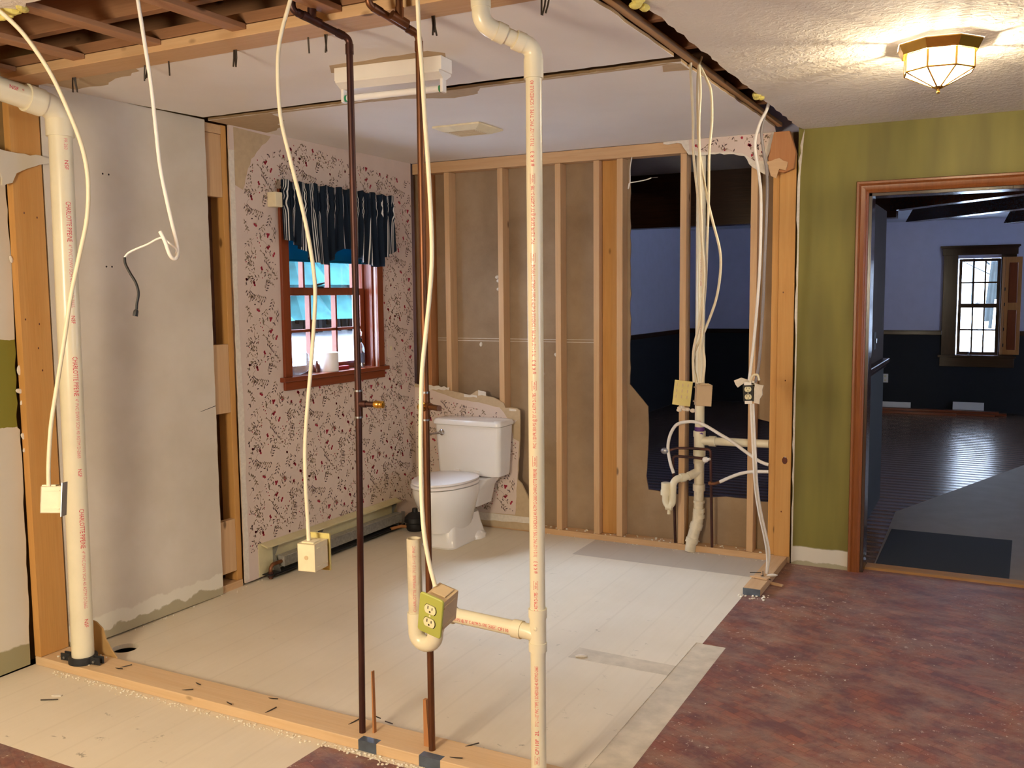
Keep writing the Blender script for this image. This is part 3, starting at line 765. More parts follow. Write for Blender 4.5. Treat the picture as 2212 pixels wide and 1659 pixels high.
# double top plate of the front partition, with nails
b = B(); b.box(-3.63, -1.14, Y0, Y1, 2.450, 2.487)
tp = tag(obj('top_plate', b, M['pineX'], smooth=False, bevel=.002), 'lower front top plate overhead with bent nails pointing down', 'plate')
b = B(); b.box(-3.63, -1.0, Y0, Y1, 2.490, 2.528)
tag(obj('top_plate', b, M['joist'], smooth=False, bevel=.002), 'upper front top plate lying on the lower one, overhead', 'plate')
for i, (u, v) in enumerate(((168, 168), (180, 172), (202, 178), (332, 143), (347, 150), (366, 152), (378, 136), (518, 112), (529, 113), (548, 120), (697, 92), (728, 82), (738, 88), (953, 44), (963, 46), (982, 56), (1203, 15), (1216, 10), (1222, 20))):
    p = at(u, v, 2, 2.45); p.y = min(max(p.y, Y0 + .02), Y1 - .02)
    b = B(); q = p + V((rnd.uniform(-.012, .012), rnd.uniform(-.012, .012), -.05 - .012 * rnd.random()))
    b.tube([p, (p + q) / 2 + V((rnd.uniform(-.003, .003), 0, 0)), q], .0030, 6); obj('nail', b, M['nail'], tp)
# joists and strapping above
for k in range(10):
    y = 1.13 + k * .406
    if abs(y - 2.58) < .1: continue
    nm = ('just in front of the front top plate', 'over the middle of the open bay')
    lumber('ceiling_joist', ['ceiling joist far forward over the kitchen', 'ceiling joist forward over the kitchen', 'joist at the torn edge of the kitchen ceiling', 'joist along the open bay just before the top plate', 'joist behind the front plate', 'ceiling joist first in the long slot from the front', 'ceiling joist second in the long slot from the front', 'ceiling joist third in the long slot from the front', 'ceiling joist fourth in the long slot from the front', 'ceiling joist last in the long slot by the back wall'][k], 'joist', M['joist'], -3.70, 3.1, y, y + .038, 2.53 if k in (3, 4) else 2.492, 2.704, 'ceiling joists')
for i, x in enumerate((-3.56, -3.155, -2.75, -2.345, -1.94, -1.535)):
    lumber('strapping', ['flat ceiling strap over the left wall in the open bay', 'flat strap second from the left in the open bay overhead', 'flat strap third from the left in the open bay, left of the thin hanging wire', 'flat strap fourth from the left in the open bay overhead', 'flat strap above the dark bent copper pipe', 'flat strap above the bent white drain pipe'][i], 'strap', M['strap'], x - .032, x + .032, 1.2, 2.508, 2.470, 2.489, 'ceiling straps in the open bay')
lumber('slot_plank', 'long brown plank edge inside the ceiling slot', 'lumber', M['pineY'], -1.136, -1.108, 2.75, 5.38, 2.470, 2.490)
for (y, lab) in ((2.80, 'yellow insulation shred hanging from the ceiling slot near the front'), (4.40, 'yellow insulation shred on the ceiling slot edge by the lamp')):
    b = B(); r = random.Random(int(y * 10))
    for i in range(7): b.ball((SX1 - .004 + r.gauss(0, .008), y + r.gauss(0, .03), 2.452 + r.gauss(0, .008)), .016, .02, .012, 8, 6, Matrix.Rotation(i, 3, 'Z'))
    tag(obj('torn_ceiling_edge', b, M['tatters'], smooth=False), lab, 'plasterboard')  # torn drywall edge with yellow-green paint, built as crumpled lumps
b = B(); r = random.Random(3)
for i in range(10): b.ball((-2.80 + r.gauss(0, .05), 1.955 + r.gauss(0, .01), 2.455 + r.gauss(0, .008)), .03, .014, .012, 8, 6, Matrix.Rotation(i, 3, 'Z'))
tag(obj('torn_ceiling_edge', b, M['tatters'], smooth=False), 'yellow foam of painted drywall along the broken kitchen ceiling edge at top left', 'plasterboard')  # same torn, yellow-painted drywall edge on the kitchen side

# ================================================================== HALL BEYOND THE DOORWAY
YH = 13.4
hw = (-.515, -.03, .735, 1.965)           # window opening in the far wall: y0 y1 -> x0 x1, z0 z1
HOLEF = [(hw[0], hw[2]), (hw[1], hw[2]), (hw[1], hw[3]), (hw[0], hw[3])]
b = B(); b.prism(1, [(-4.15, 0), (3.6, 0), (3.6, 2.47), (-4.15, 2.47)], YH, YH + .15, [HOLEF]); struct('wall_far', b, M['bluewall'], smooth=False)
b = B(); b.box(-4.15, -.68, YH - .012, YH, 0, .99); b.box(.14, 3.6, YH - .012, YH, 0, .99); b.box(-.68, .14, YH - .012, YH, 0, .66)
struct('wall_far_wainscot', b, M['navy'], smooth=False)
b = B(); b.box(-4.15, -.68, YH - .035, YH, .985, 1.045); b.box(-4.15, -.68, YH - .05, YH, 1.03, 1.045); b.box(.14, 3.6, YH - .035, YH, .985, 1.045)
struct('trim_1', b, M['darkX'], smooth=False, bevel=.004)
b = B(); b.box(-4.20, -4.10, 5.55, 13.5, 0, 2.7); struct('wall_hall_left', b, M['bluewall'], smooth=False)
b = B(); b.box(-4.10, -4.088, 5.56, 13.4, 0, .99); struct('wall_hall_left_wainscot', b, M['navy'], smooth=False)
b = B(); b.box(-4.10, -4.065, 5.56, 13.4, .985, 1.045); struct('trim_6', b, M['darkY'], smooth=False)
b = B(); b.prism(0, [(5.4, 0), (13.6, 0), (13.6, 2.7), (5.4, 2.7)], 3.6, 3.7, [[(8.3, .9), (10.1, .9), (10.1, 2.0), (8.3, 2.0)]]); struct('wall_hall_right', b, M['bluewall'], smooth=False)  # out-of-view opening added to supply the hall with bluish daylight
# far window with its frame, sashes and shutter
def sash(b, x0, x1, z0, z1, y, st, nx, nz, mw, d=.03, plane=1):
    def bx(a0, a1, c0, c1):
        if plane == 1: b.box(a0, a1, y, y + d, c0, c1)
        else: b.box(y - d, y, a0, a1, c0, c1)
    bx(x0, x0 + st, z0, z1); bx(x1 - st, x1, z0, z1); bx(x0 + st, x1 - st, z0, z0 + st); bx(x0 + st, x1 - st, z1 - st, z1)
    for i in range(1, nx):
        a = x0 + st + (x1 - x0 - 2 * st) * i / nx; bx(a - mw / 2, a + mw / 2, z0 + st, z1 - st)
    for i in range(1, nz):
        c = z0 + st + (z1 - z0 - 2 * st) * i / nz; bx(x0 + st, x1 - st, c - mw / 2, c + mw / 2)
wn = bpy.data.objects.new('window_2', None); COL.objects.link(wn); wn.location = (-.27, YH, .70); ORG[wn.name] = V(wn.location)
wn['kind'] = 'structure'; wn['label'] = 'far double hung window with a bright snowy view, seen through the doorway'; wn['category'] = 'window'
b = B()
b.box(-.685, hw[0] + .0, YH - .03, YH, .70, 2.04); b.box(hw[1] + .005, .145, YH - .03, YH, .70, 2.04)
b.box(-.70, .16, YH - .035, YH, 2.005, 2.10); b.box(-.725, .185, YH - .06, YH, 2.10, 2.125); b.box(-.71, .17, YH - .05, YH, 2.085, 2.10)
obj('frame', b, M['darkZ'], wn, False, .003)
b = B(); b.box(-.70, .16, YH - .02, YH, .58, .70); b.box(-.72, .18, YH - .07, YH + .12, .70, .732); obj('sill', b, M['darkX'], wn, False, .003)
b = B(); sash(b, hw[0] + .01, hw[1], 1.355, 1.96, YH + .06, .036, 3, 2, .020); o1 = obj('upper_sash', b, M['darkZ'], wn, False)
b = B(); b.box(hw[0] + .03, hw[1] - .03, YH + .072, YH + .076, 1.38, 1.94); obj('pane', b, M['glass'], o1, False)
b = B(); sash(b, hw[0] + .01, hw[1], .735, 1.375, YH + .02, .038, 3, 2, .020); o1 = obj('lower_sash', b, M['darkZ'], wn, False)
b = B(); b.box(hw[0] + .03, hw[1] - .03, YH + .032, YH + .036, .76, 1.35); obj('pane', b, M['glass'], o1, False)
b = B(); b.box(-.31, -.25, YH + .0, YH + .03, 1.376, 1.395); b.tube([(-.29, YH + .01, 1.40), (-.24, YH + .01, 1.415)], .006, 6); obj('latch', b, M['black'], wn)
sh = thing('window_shutter', 'honey oak panelled shutter folded open beside the far window', 'shutter', (.02, YH - .05, .75))
b = B(); b.obox((.005, YH - .06, 1.36), .03, .09, 1.22, Matrix.Identity(3)); obj('hinged_leaf', b, M['honey'], sh, False, .003)
b = B(); Rm = Matrix.Rotation(-.1, 3, 'Z'); b.obox((.115, YH - .085, 1.36), .185, .024, 1.22, Rm); lf = obj('leaf', b, M['honey'], sh, False, .003)
for z0, z1 in ((1.40, 1.90), (.81, 1.31)):
    b = B(); b.obox((.115, YH - .098, (z0 + z1) / 2), .10, .012, z1 - z0, Rm); obj('raised_panel', b, M['cherryZ'], lf, False, .006)
for z in (1.55, 1.05, .85, 1.36):
    b = B(); b.box(.022, .032, YH - .11, YH - .10, z, z + .04); obj('hinge', b, M['black'], sh, False)
b = B(); b.lathe([(.014, 0), (.017, .03), (.012, .06), (.007, .075), (.007, .10)], (-.36, YH - .03, .733), n=12)
tag(obj('bottle', b, M['bottleglass']), 'small clear bottle standing on the far window sill', 'bottle')
b = B(); b.box(-1.385, -1.315, YH - .018, YH - .012, .345, .46)
pl = tag(obj('outlet_plate', b, M['white'], smooth=False, bevel=.002), 'white outlet plate on the dark far wainscot', 'outlet')
for z in (.375, .43):
    b = B(); b.ball((-1.35, YH - .019, z), .014, .003, .014, 10, 6); obj('receptacle', b, M['ivory'], pl)
for (x0, x1, y, z, lab) in ((-1.40, -1.02, 13.28, .10, 'pale baseboard scrap lying left by the far wall'), (-.52, -.16, 13.30, .13, 'pale baseboard scrap lying by the far wall under the window')):
    lumber('baseboard_scrap', lab, 'board', M['white'], x0, x1, y, y + .015, z - .1, z)
r = random.Random(2)
for i, lab in enumerate(('reddish plank frontmost in the loose pile along the far wall', 'reddish plank in the middle of the pile along the far wall', 'reddish plank at the back of the pile along the far wall', 'plank lying on top of the pile along the far wall')):
    y = 12.82 + i * .12 if i < 3 else 12.96
    lumber('loose_plank', lab, 'plank', M['cherryX'], -2.1 + r.uniform(-.2, .2), (-.55 if i == 0 else .05) + r.uniform(-.1, .1), y, y + .10, 0 if i < 3 else .03, .028 if i < 3 else .055, 'planks piled by the far wall')
# beams and the passage wall
b = B(); b.box(-4.15, -.66, 6.94, 7.08, 2.06, 2.46); struct('trim_2', b, M['darkX'], 'dark header beam across the hall', smooth=False)
def diag(name, p, q, z0, z1, w, lab, cut=0.0):
    d = V((q[0] - p[0], q[1] - p[1], 0)).normalized(); n = V((-d.y, d.x, 0)) * w; b = B()
    P0, Q0 = V((p[0], p[1], z0)), V((q[0], q[1], z0)); P1, Q1 = P0 - d * cut + V((0, 0, z1 - z0)), Q0 + V((0, 0, z1 - z0))
    P1 = P0 + d * cut + V((0, 0, z1 - z0))
    b.add([P0, Q0, Q1, P1, P0 + n, Q0 + n, Q1 + n, P1 + n], [(0, 1, 2, 3), (4, 7, 6, 5), (0, 4, 5, 1), (1, 5, 6, 2), (2, 6, 7, 3), (3, 7, 4, 0)])
    return tag(obj(name, b, M['darkX'], smooth=False, bevel=.004), lab, 'beam')
b = B(); d = V((.829, -.941, 0)).normalized()
diag('ceiling_beam', (-.70, 6.92), (.62, 5.60), 2.105, 2.455, .10, 'dark beam running at an angle just inside the doorway head')
diag('ceiling_beam', (-.96, 11.07), (1.5, 8.35), 2.30, 2.455, .14, 'dark ceiling beam with slanted end beyond the doorway', .14)
diag('ceiling_beam', (-.02, 11.3), (2.2, 8.85), 2.26, 2.455, .14, 'dark ceiling beam at the right edge beyond the doorway', .14)
b = B(); b.box(-.83, -.715, 5.56, 6.90, 1.10, 2.10); b.box(-.83, -.72, 5.56, 6.90, .12, 1.10)
struct('wall_passage', b, [M['passage']], smooth=False)
b = B(); b.box(-.735, -.705, 5.58, 6.86, .13, 1.06); struct('trim_3', b, M['navy'], smooth=False)
b = B(); b.box(-.75, -.672, 5.58, 6.90, 1.075, 1.105); b.box(-.75, -.69, 5.58, 6.89, 1.045, 1.075); struct('trim_4', b, M['darkY'], smooth=False, bevel=.005)
b = B(); b.box(-.72, -.712, 6.34, 6.44, 1.19, 1.30)
o = tag(obj('switch_plate', b, M['black'], smooth=False), 'dark switch plate above the ledge on the passage wall', 'switch')
b = B(); b.box(-.712, -.702, 6.38, 6.40, 1.23, 1.26); obj('toggle', b, M['chrome'], o, False)
# hanging light seen through the hole in the wall
pd = thing('pendant_light', 'small white bell shaped pendant light seen through the dark opening', 'light', (-1.905, 7.3, 2.455))
b = B(); b.tube([(-1.905, 7.3, 2.458), (-1.905, 7.3, 2.40)], .008, 8); obj('stem', b, M['white'], pd)
b = B(); b.lathe([(.018, .09), (.03, .075), (.046, .03), (.055, -.005), (.052, -.005), (.043, .03), (.026, .07), (.0, .08)], (-1.905, 7.3, 2.315), n=20); obj('lamp_shade', b, M['white'], pd)

# ================================================================== DOORWAY TRIM, THRESHOLD, MAT
def casing(b, prof, path_in, out_dirs, y):
    rg = []
    for (x, z), (dx, dz) in zip(path_in, out_dirs):
        rg.append([(x + dx * w, y - t, z + dz * w) for w, t in prof])
    b.rings(rg, True)
prof = [(0, 0), (0, .012), (.008, .017), (.014, .014), (.020, .018), (.038, .020), (.043, .016), (.05, .022), (.060, .022), (.064, .014), (.064, 0)]
x0, x1, zt_ = DOOR
b = B(); casing(b, prof, [(x0, 0), (x0, zt_)], [(-1, 0), (-1, 1)], YF); casing(b, prof, [(x0, zt_), (x1, zt_)], [(-1, 1), (1, 1)], YF); casing(b, prof, [(x1, zt_), (x1, 0)], [(1, 1), (1, 0)], YF)
o = struct('trim_5', b, M['trimZ'], 'stained oak door casing', angle=30)
b = B(); b.box(x0 - .001, x0 + .018, YF - .004, 5.575, 0, zt_); b.box(x1 - .018, x1, YF - .004, 5.575, 0, zt_); b.box(x0, x1, YF - .004, 5.575, zt_ - .018, zt_)
struct('door_1', b, M['darkZ'], 'dark stained door jamb lining of the doorway', smooth=False, bevel=.002)
b = B(); b.prism(0, [(5.505, 0), (5.625, 0), (5.615, .010), (5.52, .010)], x0 + .018, x1 - .018)
tag(obj('threshold', b, M['worn'], smooth=False), 'worn wooden threshold strip across the doorway floor', 'threshold')
b = B(); b.prism(2, [(-.592, 5.622), (.085, 5.605), (.108, 6.512), (-.592, 6.50)], .0035, .0095)
tag(obj('door_mat', b, M['mat'], smooth=False, bevel=.002), 'black ribbed door mat lying just beyond the threshold', 'mat')

# ================================================================== BATHROOM WINDOW
wn = bpy.data.objects.new('window_1', None); COL.objects.link(wn); wn.location = (XL, 4.58, 1.10); ORG[wn.name] = V(wn.location)
wn['kind'] = 'structure'; wn['label'] = 'stained double hung window in the floral papered wall'; wn['category'] = 'window'
y0, y1, z0, z1 = 4.155, 5.005, 1.10, 2.10
b = B(); b.box(XL, XL + .018, y0 - .058, y0 + .004, 1.108, 2.16); b.box(XL, XL + .018, y1 - .004, y1 + .058, 1.108, 2.16); b.box(XL, XL + .018, y0 - .058, y1 + .058, 2.09, 2.16)
obj('frame', b, M['cherryZ'], wn, False, .003)
b = B(); b.box(-3.755, XL + .002, y0 - .02, y0 - .001, z0, z1); b.box(-3.755, XL + .002, y1 + .001, y1 + .02, z0, z1); b.box(-3.755, XL, y0, y1, z1, z1 + .02)
b.box(-3.70, -3.69, y1 - .012, y1 + .001, z0, z1); b.box(-3.64, -3.62, y1 - .01, y1 + .001, z0, z1)
obj('jamb', b, M['cherryZ'], wn, False, .002)
b = B(); b.box(-3.755, XL + .035, y0 - .085, y1 + .09, 1.082, 1.108); b.box(XL, XL + .018, y0 - .06, y1 + .06, 1.032, 1.082); obj('sill', b, M['cherryY'], wn, False, .004)
b = B(); sash(b, y0 + .002, y1 - .03, 1.575, 2.10, -3.715, .042, 3, 2, .016, .034, 0); o1 = obj('upper_sash', b, M['cherryZ'], wn, False)
b = B(); b.box(-3.736, -3.732, y0 + .03, y1 - .06, 1.60, 2.08); obj('pane', b, M['glass'], o1, False)
b = B(); sash(b, y0 + .002, y1 - .022, 1.11, 1.612, -3.675, .042, 3, 2, .016, .034, 0); o1 = obj('lower_sash', b, M['cherryZ'], wn, False)
b = B(); b.box(-3.694, -3.690, y0 + .03, y1 - .05, 1.14, 1.59); obj('pane', b, M['glass'], o1, False)
b = B(); b.box(-3.70, -3.668, 4.50, 4.57, 1.612, 1.624); b.tube([(-3.68, 4.50, 1.63), (-3.672, 4.58, 1.645)], [.008, .005], 8); obj('latch', b, M['black'], wn)
# roller shade, valance, bracket
b = B(); b.box(-3.655, -3.652, y0 + .01, y1 - .015, 1.775, 2.08)
o = obj('roller_shade', b, M['shade'], smooth=False); tag(o, 'teal roller shade pulled part way down behind the valance', 'shade')
b = B(); b.tube([(-3.655, y0 + .002, 2.08), (-3.655, y1 - .002, 2.08)], .014, 12); obj('roller', b, M['white'], o)
b = B(); b.tube([(-3.653, y0 + .012, 1.772), (-3.653, y1 - .017, 1.772)], .006, 8); obj('hem_bar', b, M['shade'], o)
va = thing('valance', 'navy white pinstriped ruffled valance hanging over the bathroom window', 'curtain', (-3.53, 4.60, 2.10))
bv = B(); NU, NV = 300, 26
ya, yb_ = 4.075, 5.155
def bottom(t):                            # scalloped hem
    pts = [(0, 1.885), (.06, 1.865), (.17, 1.82), (.22, 1.76), (.32, 1.745), (.38, 1.78), (.46, 1.85), (.52, 1.845), (.60, 1.815), (.66, 1.77), (.76, 1.745), (.84, 1.75), (.86, 1.80), (.92, 1.815), (1, 1.86)]
    for (a, c), (e, f) in zip(pts, pts[1:]):
        if t <= e: return c + (f - c) * (t - a) / (e - a)
    return pts[-1][1]
r = random.Random(9); ph = [r.uniform(0, 6.28) for _ in range(6)]
vs = []; uvs = []
for i in range(NU + 1):
    t = i / NU; y = ya + (yb_ - ya) * t; zb_ = bottom(t)
    for j in range(NV + 1):
        s_ = j / NV; z = 2.205 + .006 * math.sin(t * 60) + (zb_ - 2.205 - .006 * math.sin(t * 60)) * s_
        gather = math.exp(-((z - 2.085) / .035) ** 2) + .75 * math.exp(-((z - 2.145) / .02) ** 2)
        w = .0095 * math.sin(t * 6.28 * 15 + ph[0] + .8 * math.sin(t * 9)) + .005 * math.sin(t * 6.28 * 26 + ph[1])
        amp = (1 - .45 * min(gather, 1)) * (.75 + .7 * s_)
        bow = .028 * math.sin(math.pi * min(max(t, 0), 1)) ** .5 * 1.0
        x = -3.548 + bow + w * amp + .012 * min(gather, 1) * math.sin(t * 6.28 * 38)
        yy = y + .006 * math.cos(t * 6.28 * 15 + ph[0]) * amp + .02 * (s_ ** 2) * math.sin(t * 6.28 * 4 + ph[2])
        ff = t * 1.35 + .006 * math.sin(t * 6.28 * 15 + ph[3]) + .020 * s_ * math.sin(t * 6.28 * 3.3 + ph[4]) + .008 * min(gather, 1) * math.sin(t * 6.28 * 11)
        vs.append((x, yy, z)); uvs.append((ff, z))
fs = [(i * (NV + 1) + j, (i + 1) * (NV + 1) + j, (i + 1) * (NV + 1) + j + 1, i * (NV + 1) + j + 1) for i in range(NU) for j in range(NV)]
bv.add(vs, fs); o = obj('cloth', bv, M['valance'], va, weld=False, solid=.0016, angle=180)
ul = o.data.uv_layers.new(name='fabric')
for l in o.data.loops: ul.data[l.index].uv = uvs[l.vertex_index]
b = B(); b.tube([(-3.578, 4.085, 2.088), (-3.576, 4.6, 2.088), (-3.578, 5.14, 2.088)], .005, 8); obj('curtain_rod', b, M['white'], va)
b = B(); b.box(XL, XL + .06, 4.015, 4.070, 2.055, 2.135)
tag(obj('end_block', b, M['box'], smooth=False, bevel=.003), 'cream block fixed at the left end of the valance', 'bracket')
# things on the window sill
zs = 1.109
b = B(); r = random.Random(4)
def crumple(c, rx, ry, rz, seed, n=22, m=14, k=.28):
    r = random.Random(seed); bb = B(); bb.ball((0, 0, 0), 1, 1, 1, n, m); out = []
    dirs = [V((r.gauss(0, 1), r.gauss(0, 1), r.gauss(0, 1))).normalized() for _ in range(26)]; amp = [r.uniform(-k, k) for _ in dirs]
    for p in bb.v:
        p = V(p).normalized(); s = 1 + sum(a * max(0, p.dot(d) - .72) / .28 for a, d in zip(amp, dirs))
        q = p * s; out.append((c[0] + q.x * rx, c[1] + q.y * ry, max(c[2] + q.z * rz, zs)))
    bb.v = out; return bb
b = crumple((-3.635, 4.275, zs + .05), .045, .10, .06, 5)
tag(obj('plastic_bag', b, M['bag'], smooth=False), 'crumpled clear plastic bag at the left end of the window sill', 'bag')
b = B(); b.pipe((-3.63, 4.555, zs), (-3.63, 4.555, zs + .115), .056, .021, 32)
tag(obj('toilet_paper', b, M['tissue']), 'white toilet paper roll standing on the window sill', 'toilet paper')
b = B(); b.lathe([(.018, 0), (.019, .035), (.010, .052), (.007, .056), (.007, .068)], (-3.645, 4.455, zs), n=14)
tag(obj('bottle', b, M['plumbbrown']), 'small brown bottle just left of the toilet paper roll', 'bottle')
b = B(); b.box(-3.66, -3.62, 4.63, 4.74, zs, zs + .022)
tag(obj('small_box', b, M['redbox'], smooth=False, bevel=.002), 'flat dark red box right of the toilet paper roll', 'box')
sb = thing('spray_bottle', 'clear bottle with loop handle at the right end of the window sill', 'bottle', (-3.63, 4.87, zs))
b = B(); b.lathe([(.026, 0), (.028, .01), (.028, .12), (.018, .15), (.011, .155), (.011, .17)], (-3.63, 4.87, zs), n=18); obj('body', b, M['bottleglass'], sb)
b = B(); b.lathe([(.0285, .03), (.0288, .09), (.0280, .09)], (-3.63, 4.87, zs), n=18, cap=False); obj('bottle_label', b, M['labelred'], sb)
b = B(); b.lathe([(.013, .16), (.013, .185), (.006, .188), (.006, .205)], (-3.63, 4.87, zs), n=14); obj('pump', b, M['black'], sb)
b = B(); b.tube([(-3.63, 4.868, zs + .205), (-3.63, 4.85, zs + .225), (-3.63, 4.87, zs + .24), (-3.63, 4.89, zs + .225), (-3.63, 4.885, zs + .20)], .003, 6); obj('handle', b, M['white'], sb)
b = B(); b.box(XL + .0006, XL + .006, 5.115, 5.185, 1.15, 1.285)
o = tag(obj('switch_plate', b, M['wallpaper'], smooth=False, bevel=.002), 'cover plate papered like the wall, right of the bathroom window', 'switch plate')
b = B(); b.box(XL + .006, XL + .012, 5.143, 5.157, 1.205, 1.23); obj('toggle', b, M['ivory'], o, False)

# ================================================================== BASEBOARD HEATER
hy0, hy1 = 3.845, 5.18
ht = thing('baseboard_heater', 'open cream baseboard heater with bare fins along the papered wall', 'heater', (XL, 4.5, 0))
b = B(); b.box(XL + .0008, XL + .006, hy0, hy1, .02, .205); b.prism(1, [(XL + .001, .205), (XL + .052, .190), (XL + .052, .182), (XL + .001, .196)], hy0 + .02, hy1 - .01)
obj('back_panel', b, M['enamel'], ht, False)
b = B()
y = hy0 + .14
while y < hy1 - .03: b.box(XL + .014, XL + .064, y, y + .0016, .052, .108); y += .0075
obj('fins', b, M['fins'], ht, False)
b = B(); b.box(XL + .012, XL + .066, hy0 + .14, hy1 - .03, .109, .112); obj('fin_cover', b, M['fins'], ht, False)
b = B(); b.tube([(XL + .04, hy0 + .05, .003)] + arcpts((XL + .04, hy0 + .05, .003), (XL + .04, hy0 + .05, .08), (XL + .04, hy1 + .02, .08), .03) + [(XL + .04, hy1 + .02, .08)], .011, 12); obj('water_pipe', b, M['copper'], ht)
b = B(); b.lathe([(.016, 0), (.016, .03)], (XL + .04, hy0 + .05, .012), n=14); obj('fitting', b, M['copperdark'], ht)
b = B(); b.box(XL + .002, XL + .07, hy0 + .02, hy1, .028, .032); b.box(XL + .064, XL + .07, hy0 + .06, hy1, .020, .034); obj('lower_rail', b, M['black'], ht, False)
for y in (hy0 + .11, 4.35, hy1 - .06):
    b = B(); b.prism(1, [(XL + .006, .03), (XL + .06, .03), (XL + .055, .05), (XL + .02, .12), (XL + .05, .182), (XL + .006, .195)], y, y + .003); obj('bracket', b, M['steel'], ht, False)
b = B(); b.prism(0, [(hy1 - .02, .012), (hy1 + .02, .012), (hy1 + .02, .11), (hy1 - .02, .12)], XL + .055, XL + .058); obj('end_plate', b, M['steel'], ht, False)

# ================================================================== TOILET
tx, yw = -3.062, YF
to = thing('toilet', 'white porcelain toilet with closed lid in the back corner', 'toilet', (tx, 5.0, 0))
def rrect(cx, cy, w, d, r_, z, n=6):
    out = []
    for (sx, sy, a0) in ((1, -1, -90), (1, 1, 0), (-1, 1, 90), (-1, -1, 180)):
        for k in range(n + 1):
            a = R(a0 + 90 * k / n); out.append((cx + sx * (w / 2 - r_) + math.cos(a) * r_, cy + sy * (d / 2 - r_) + math.sin(a) * r_, z))
    return out
tc = yw - .115
b = B(); b.rings([rrect(tx, tc, w, d, r_, z) for w, d, r_, z in ((.42, .15, .03, .385), (.455, .175, .035, .392), (.465, .180, .035, .42), (.49, .195, .03, .70), (.49, .195, .03, .715))]); obj('tank', b, M['porc'], to, angle=50)
b = B(); b.rings([rrect(tx, tc - .004, w, d, r_, z) for w, d, r_, z in ((.490, .198, .03, .7155), (.510, .222, .035, .722), (.512, .224, .035, .738), (.50, .212, .04, .752), (.47, .17, .05, .757))]); obj('tank_lid', b, M['porc'], to, angle=50)
hx, hy, hz = tx - .185, tc - .098, .665
b = B(); b.lathe([(.020, 0), (.020, .006), (.012, .012), (.010, .022)], (hx, hy, hz), (0, -1, 0), 16); b.tube([(hx, hy - .020, hz), (hx - .05, hy - .026, hz - .010), (hx - .085, hy - .022, hz - .014)], [.0085, .006, .0075], 10); obj('flush_handle', b, M['chrome'], to)
def egg(cy, w, lf, lb, z, n=36, sq=1.0):
    out = []
    for i in range(n):
        a = 2 * math.pi * i / n; c, s = math.cos(a), math.sin(a)
        L = lf if s < 0 else lb
        e = 1.0 if s < 0 else .75
        out.append((tx + w / 2 * (abs(c) ** sq) * (1 if c > 0 else -1), cy + (abs(s) ** e) * (1 if s > 0 else -1) * L, z))
    return out
cy = 4.985
b = B(); b.rings([egg(cy + .03, .20, .22, .20, .10), egg(cy + .02, .235, .22, .20, .16), egg(cy + .01, .295, .235, .19, .22), egg(cy, .345, .265, .19, .28), egg(cy, .37, .285, .20, .33), egg(cy, .375, .292, .20, .365), egg(cy, .372, .290, .20, .382), egg(cy, .34, .26, .18, .385)]); obj('bowl', b, M['porc'], to, angle=60)
b = B(); b.rings([rrect(tx, 5.06, w, d, r_, z) for w, d, r_, z in ((.24, .46, .05, .001), (.245, .47, .05, .012), (.232, .44, .05, .03), (.20, .40, .05, .10), (.185, .38, .06, .17))])
b.rings([rrect(tx, 5.28, .20, .24, .04, .20), rrect(tx, 5.27, .26, .26, .04, .32), rrect(tx, 5.28, .34, .25, .04, .375), rrect(tx, 5.28, .34, .25, .04, .384)])
b.rings([rrect(tx, 5.18, .285, .16, .06, .001), rrect(tx, 5.18, .285, .16, .06, .022), rrect(tx, 5.18, .22, .12, .05, .05)])
obj('base', b, M['porc'], to, angle=50)
b = B(); b.rings([egg(cy - .004, .372, .296, .19, .388), egg(cy - .004, .385, .304, .195, .392), egg(cy - .004, .385, .304, .195, .403), egg(cy - .004, .372, .296, .19, .407)]); obj('seat', b, M['seat'], to, angle=60)
b = B(); b.rings([egg(cy - .002, .368, .292, .195, .4095), egg(cy - .002, .378, .300, .20, .414), egg(cy - .002, .374, .297, .20, .424), egg(cy, .30, .24, .16, .433), egg(cy, .12, .10, .07, .437)]); obj('seat_lid', b, M['seat'], to, angle=60)
for s in (-1, 1):
    b = B(); b.ball((tx + s * .118, 5.19, .03), .017, .017, .014, 12, 7); obj('bolt_cap', b, M['porc'], to)
    b = B(); b.box(tx + s * .075 - .02, tx + s * .075 + .02, 5.205, 5.235, .392, .425); obj('hinge', b, M['seat'], to, True, .006)
pg = thing('rubber_plunger', 'black rubber cup on the floor left behind the toilet', 'plunger', (-3.43, 5.16, 0))
b = B(); b.lathe([(.050, .001), (.062, .02), (.060, .05), (.072, .062), (.070, .09), (.045, .115), (.02, .125), (.018, .15)], (-3.43, 5.16, 0), n=22); obj('cup', b, M['black'], pg)
b = B(); b.tube([(-3.43, 5.155, .02), (-3.50, 5.10, .035), (-3.53, 5.02, .03)], .010, 10); obj('handle', b, M['pine_red'], pg)

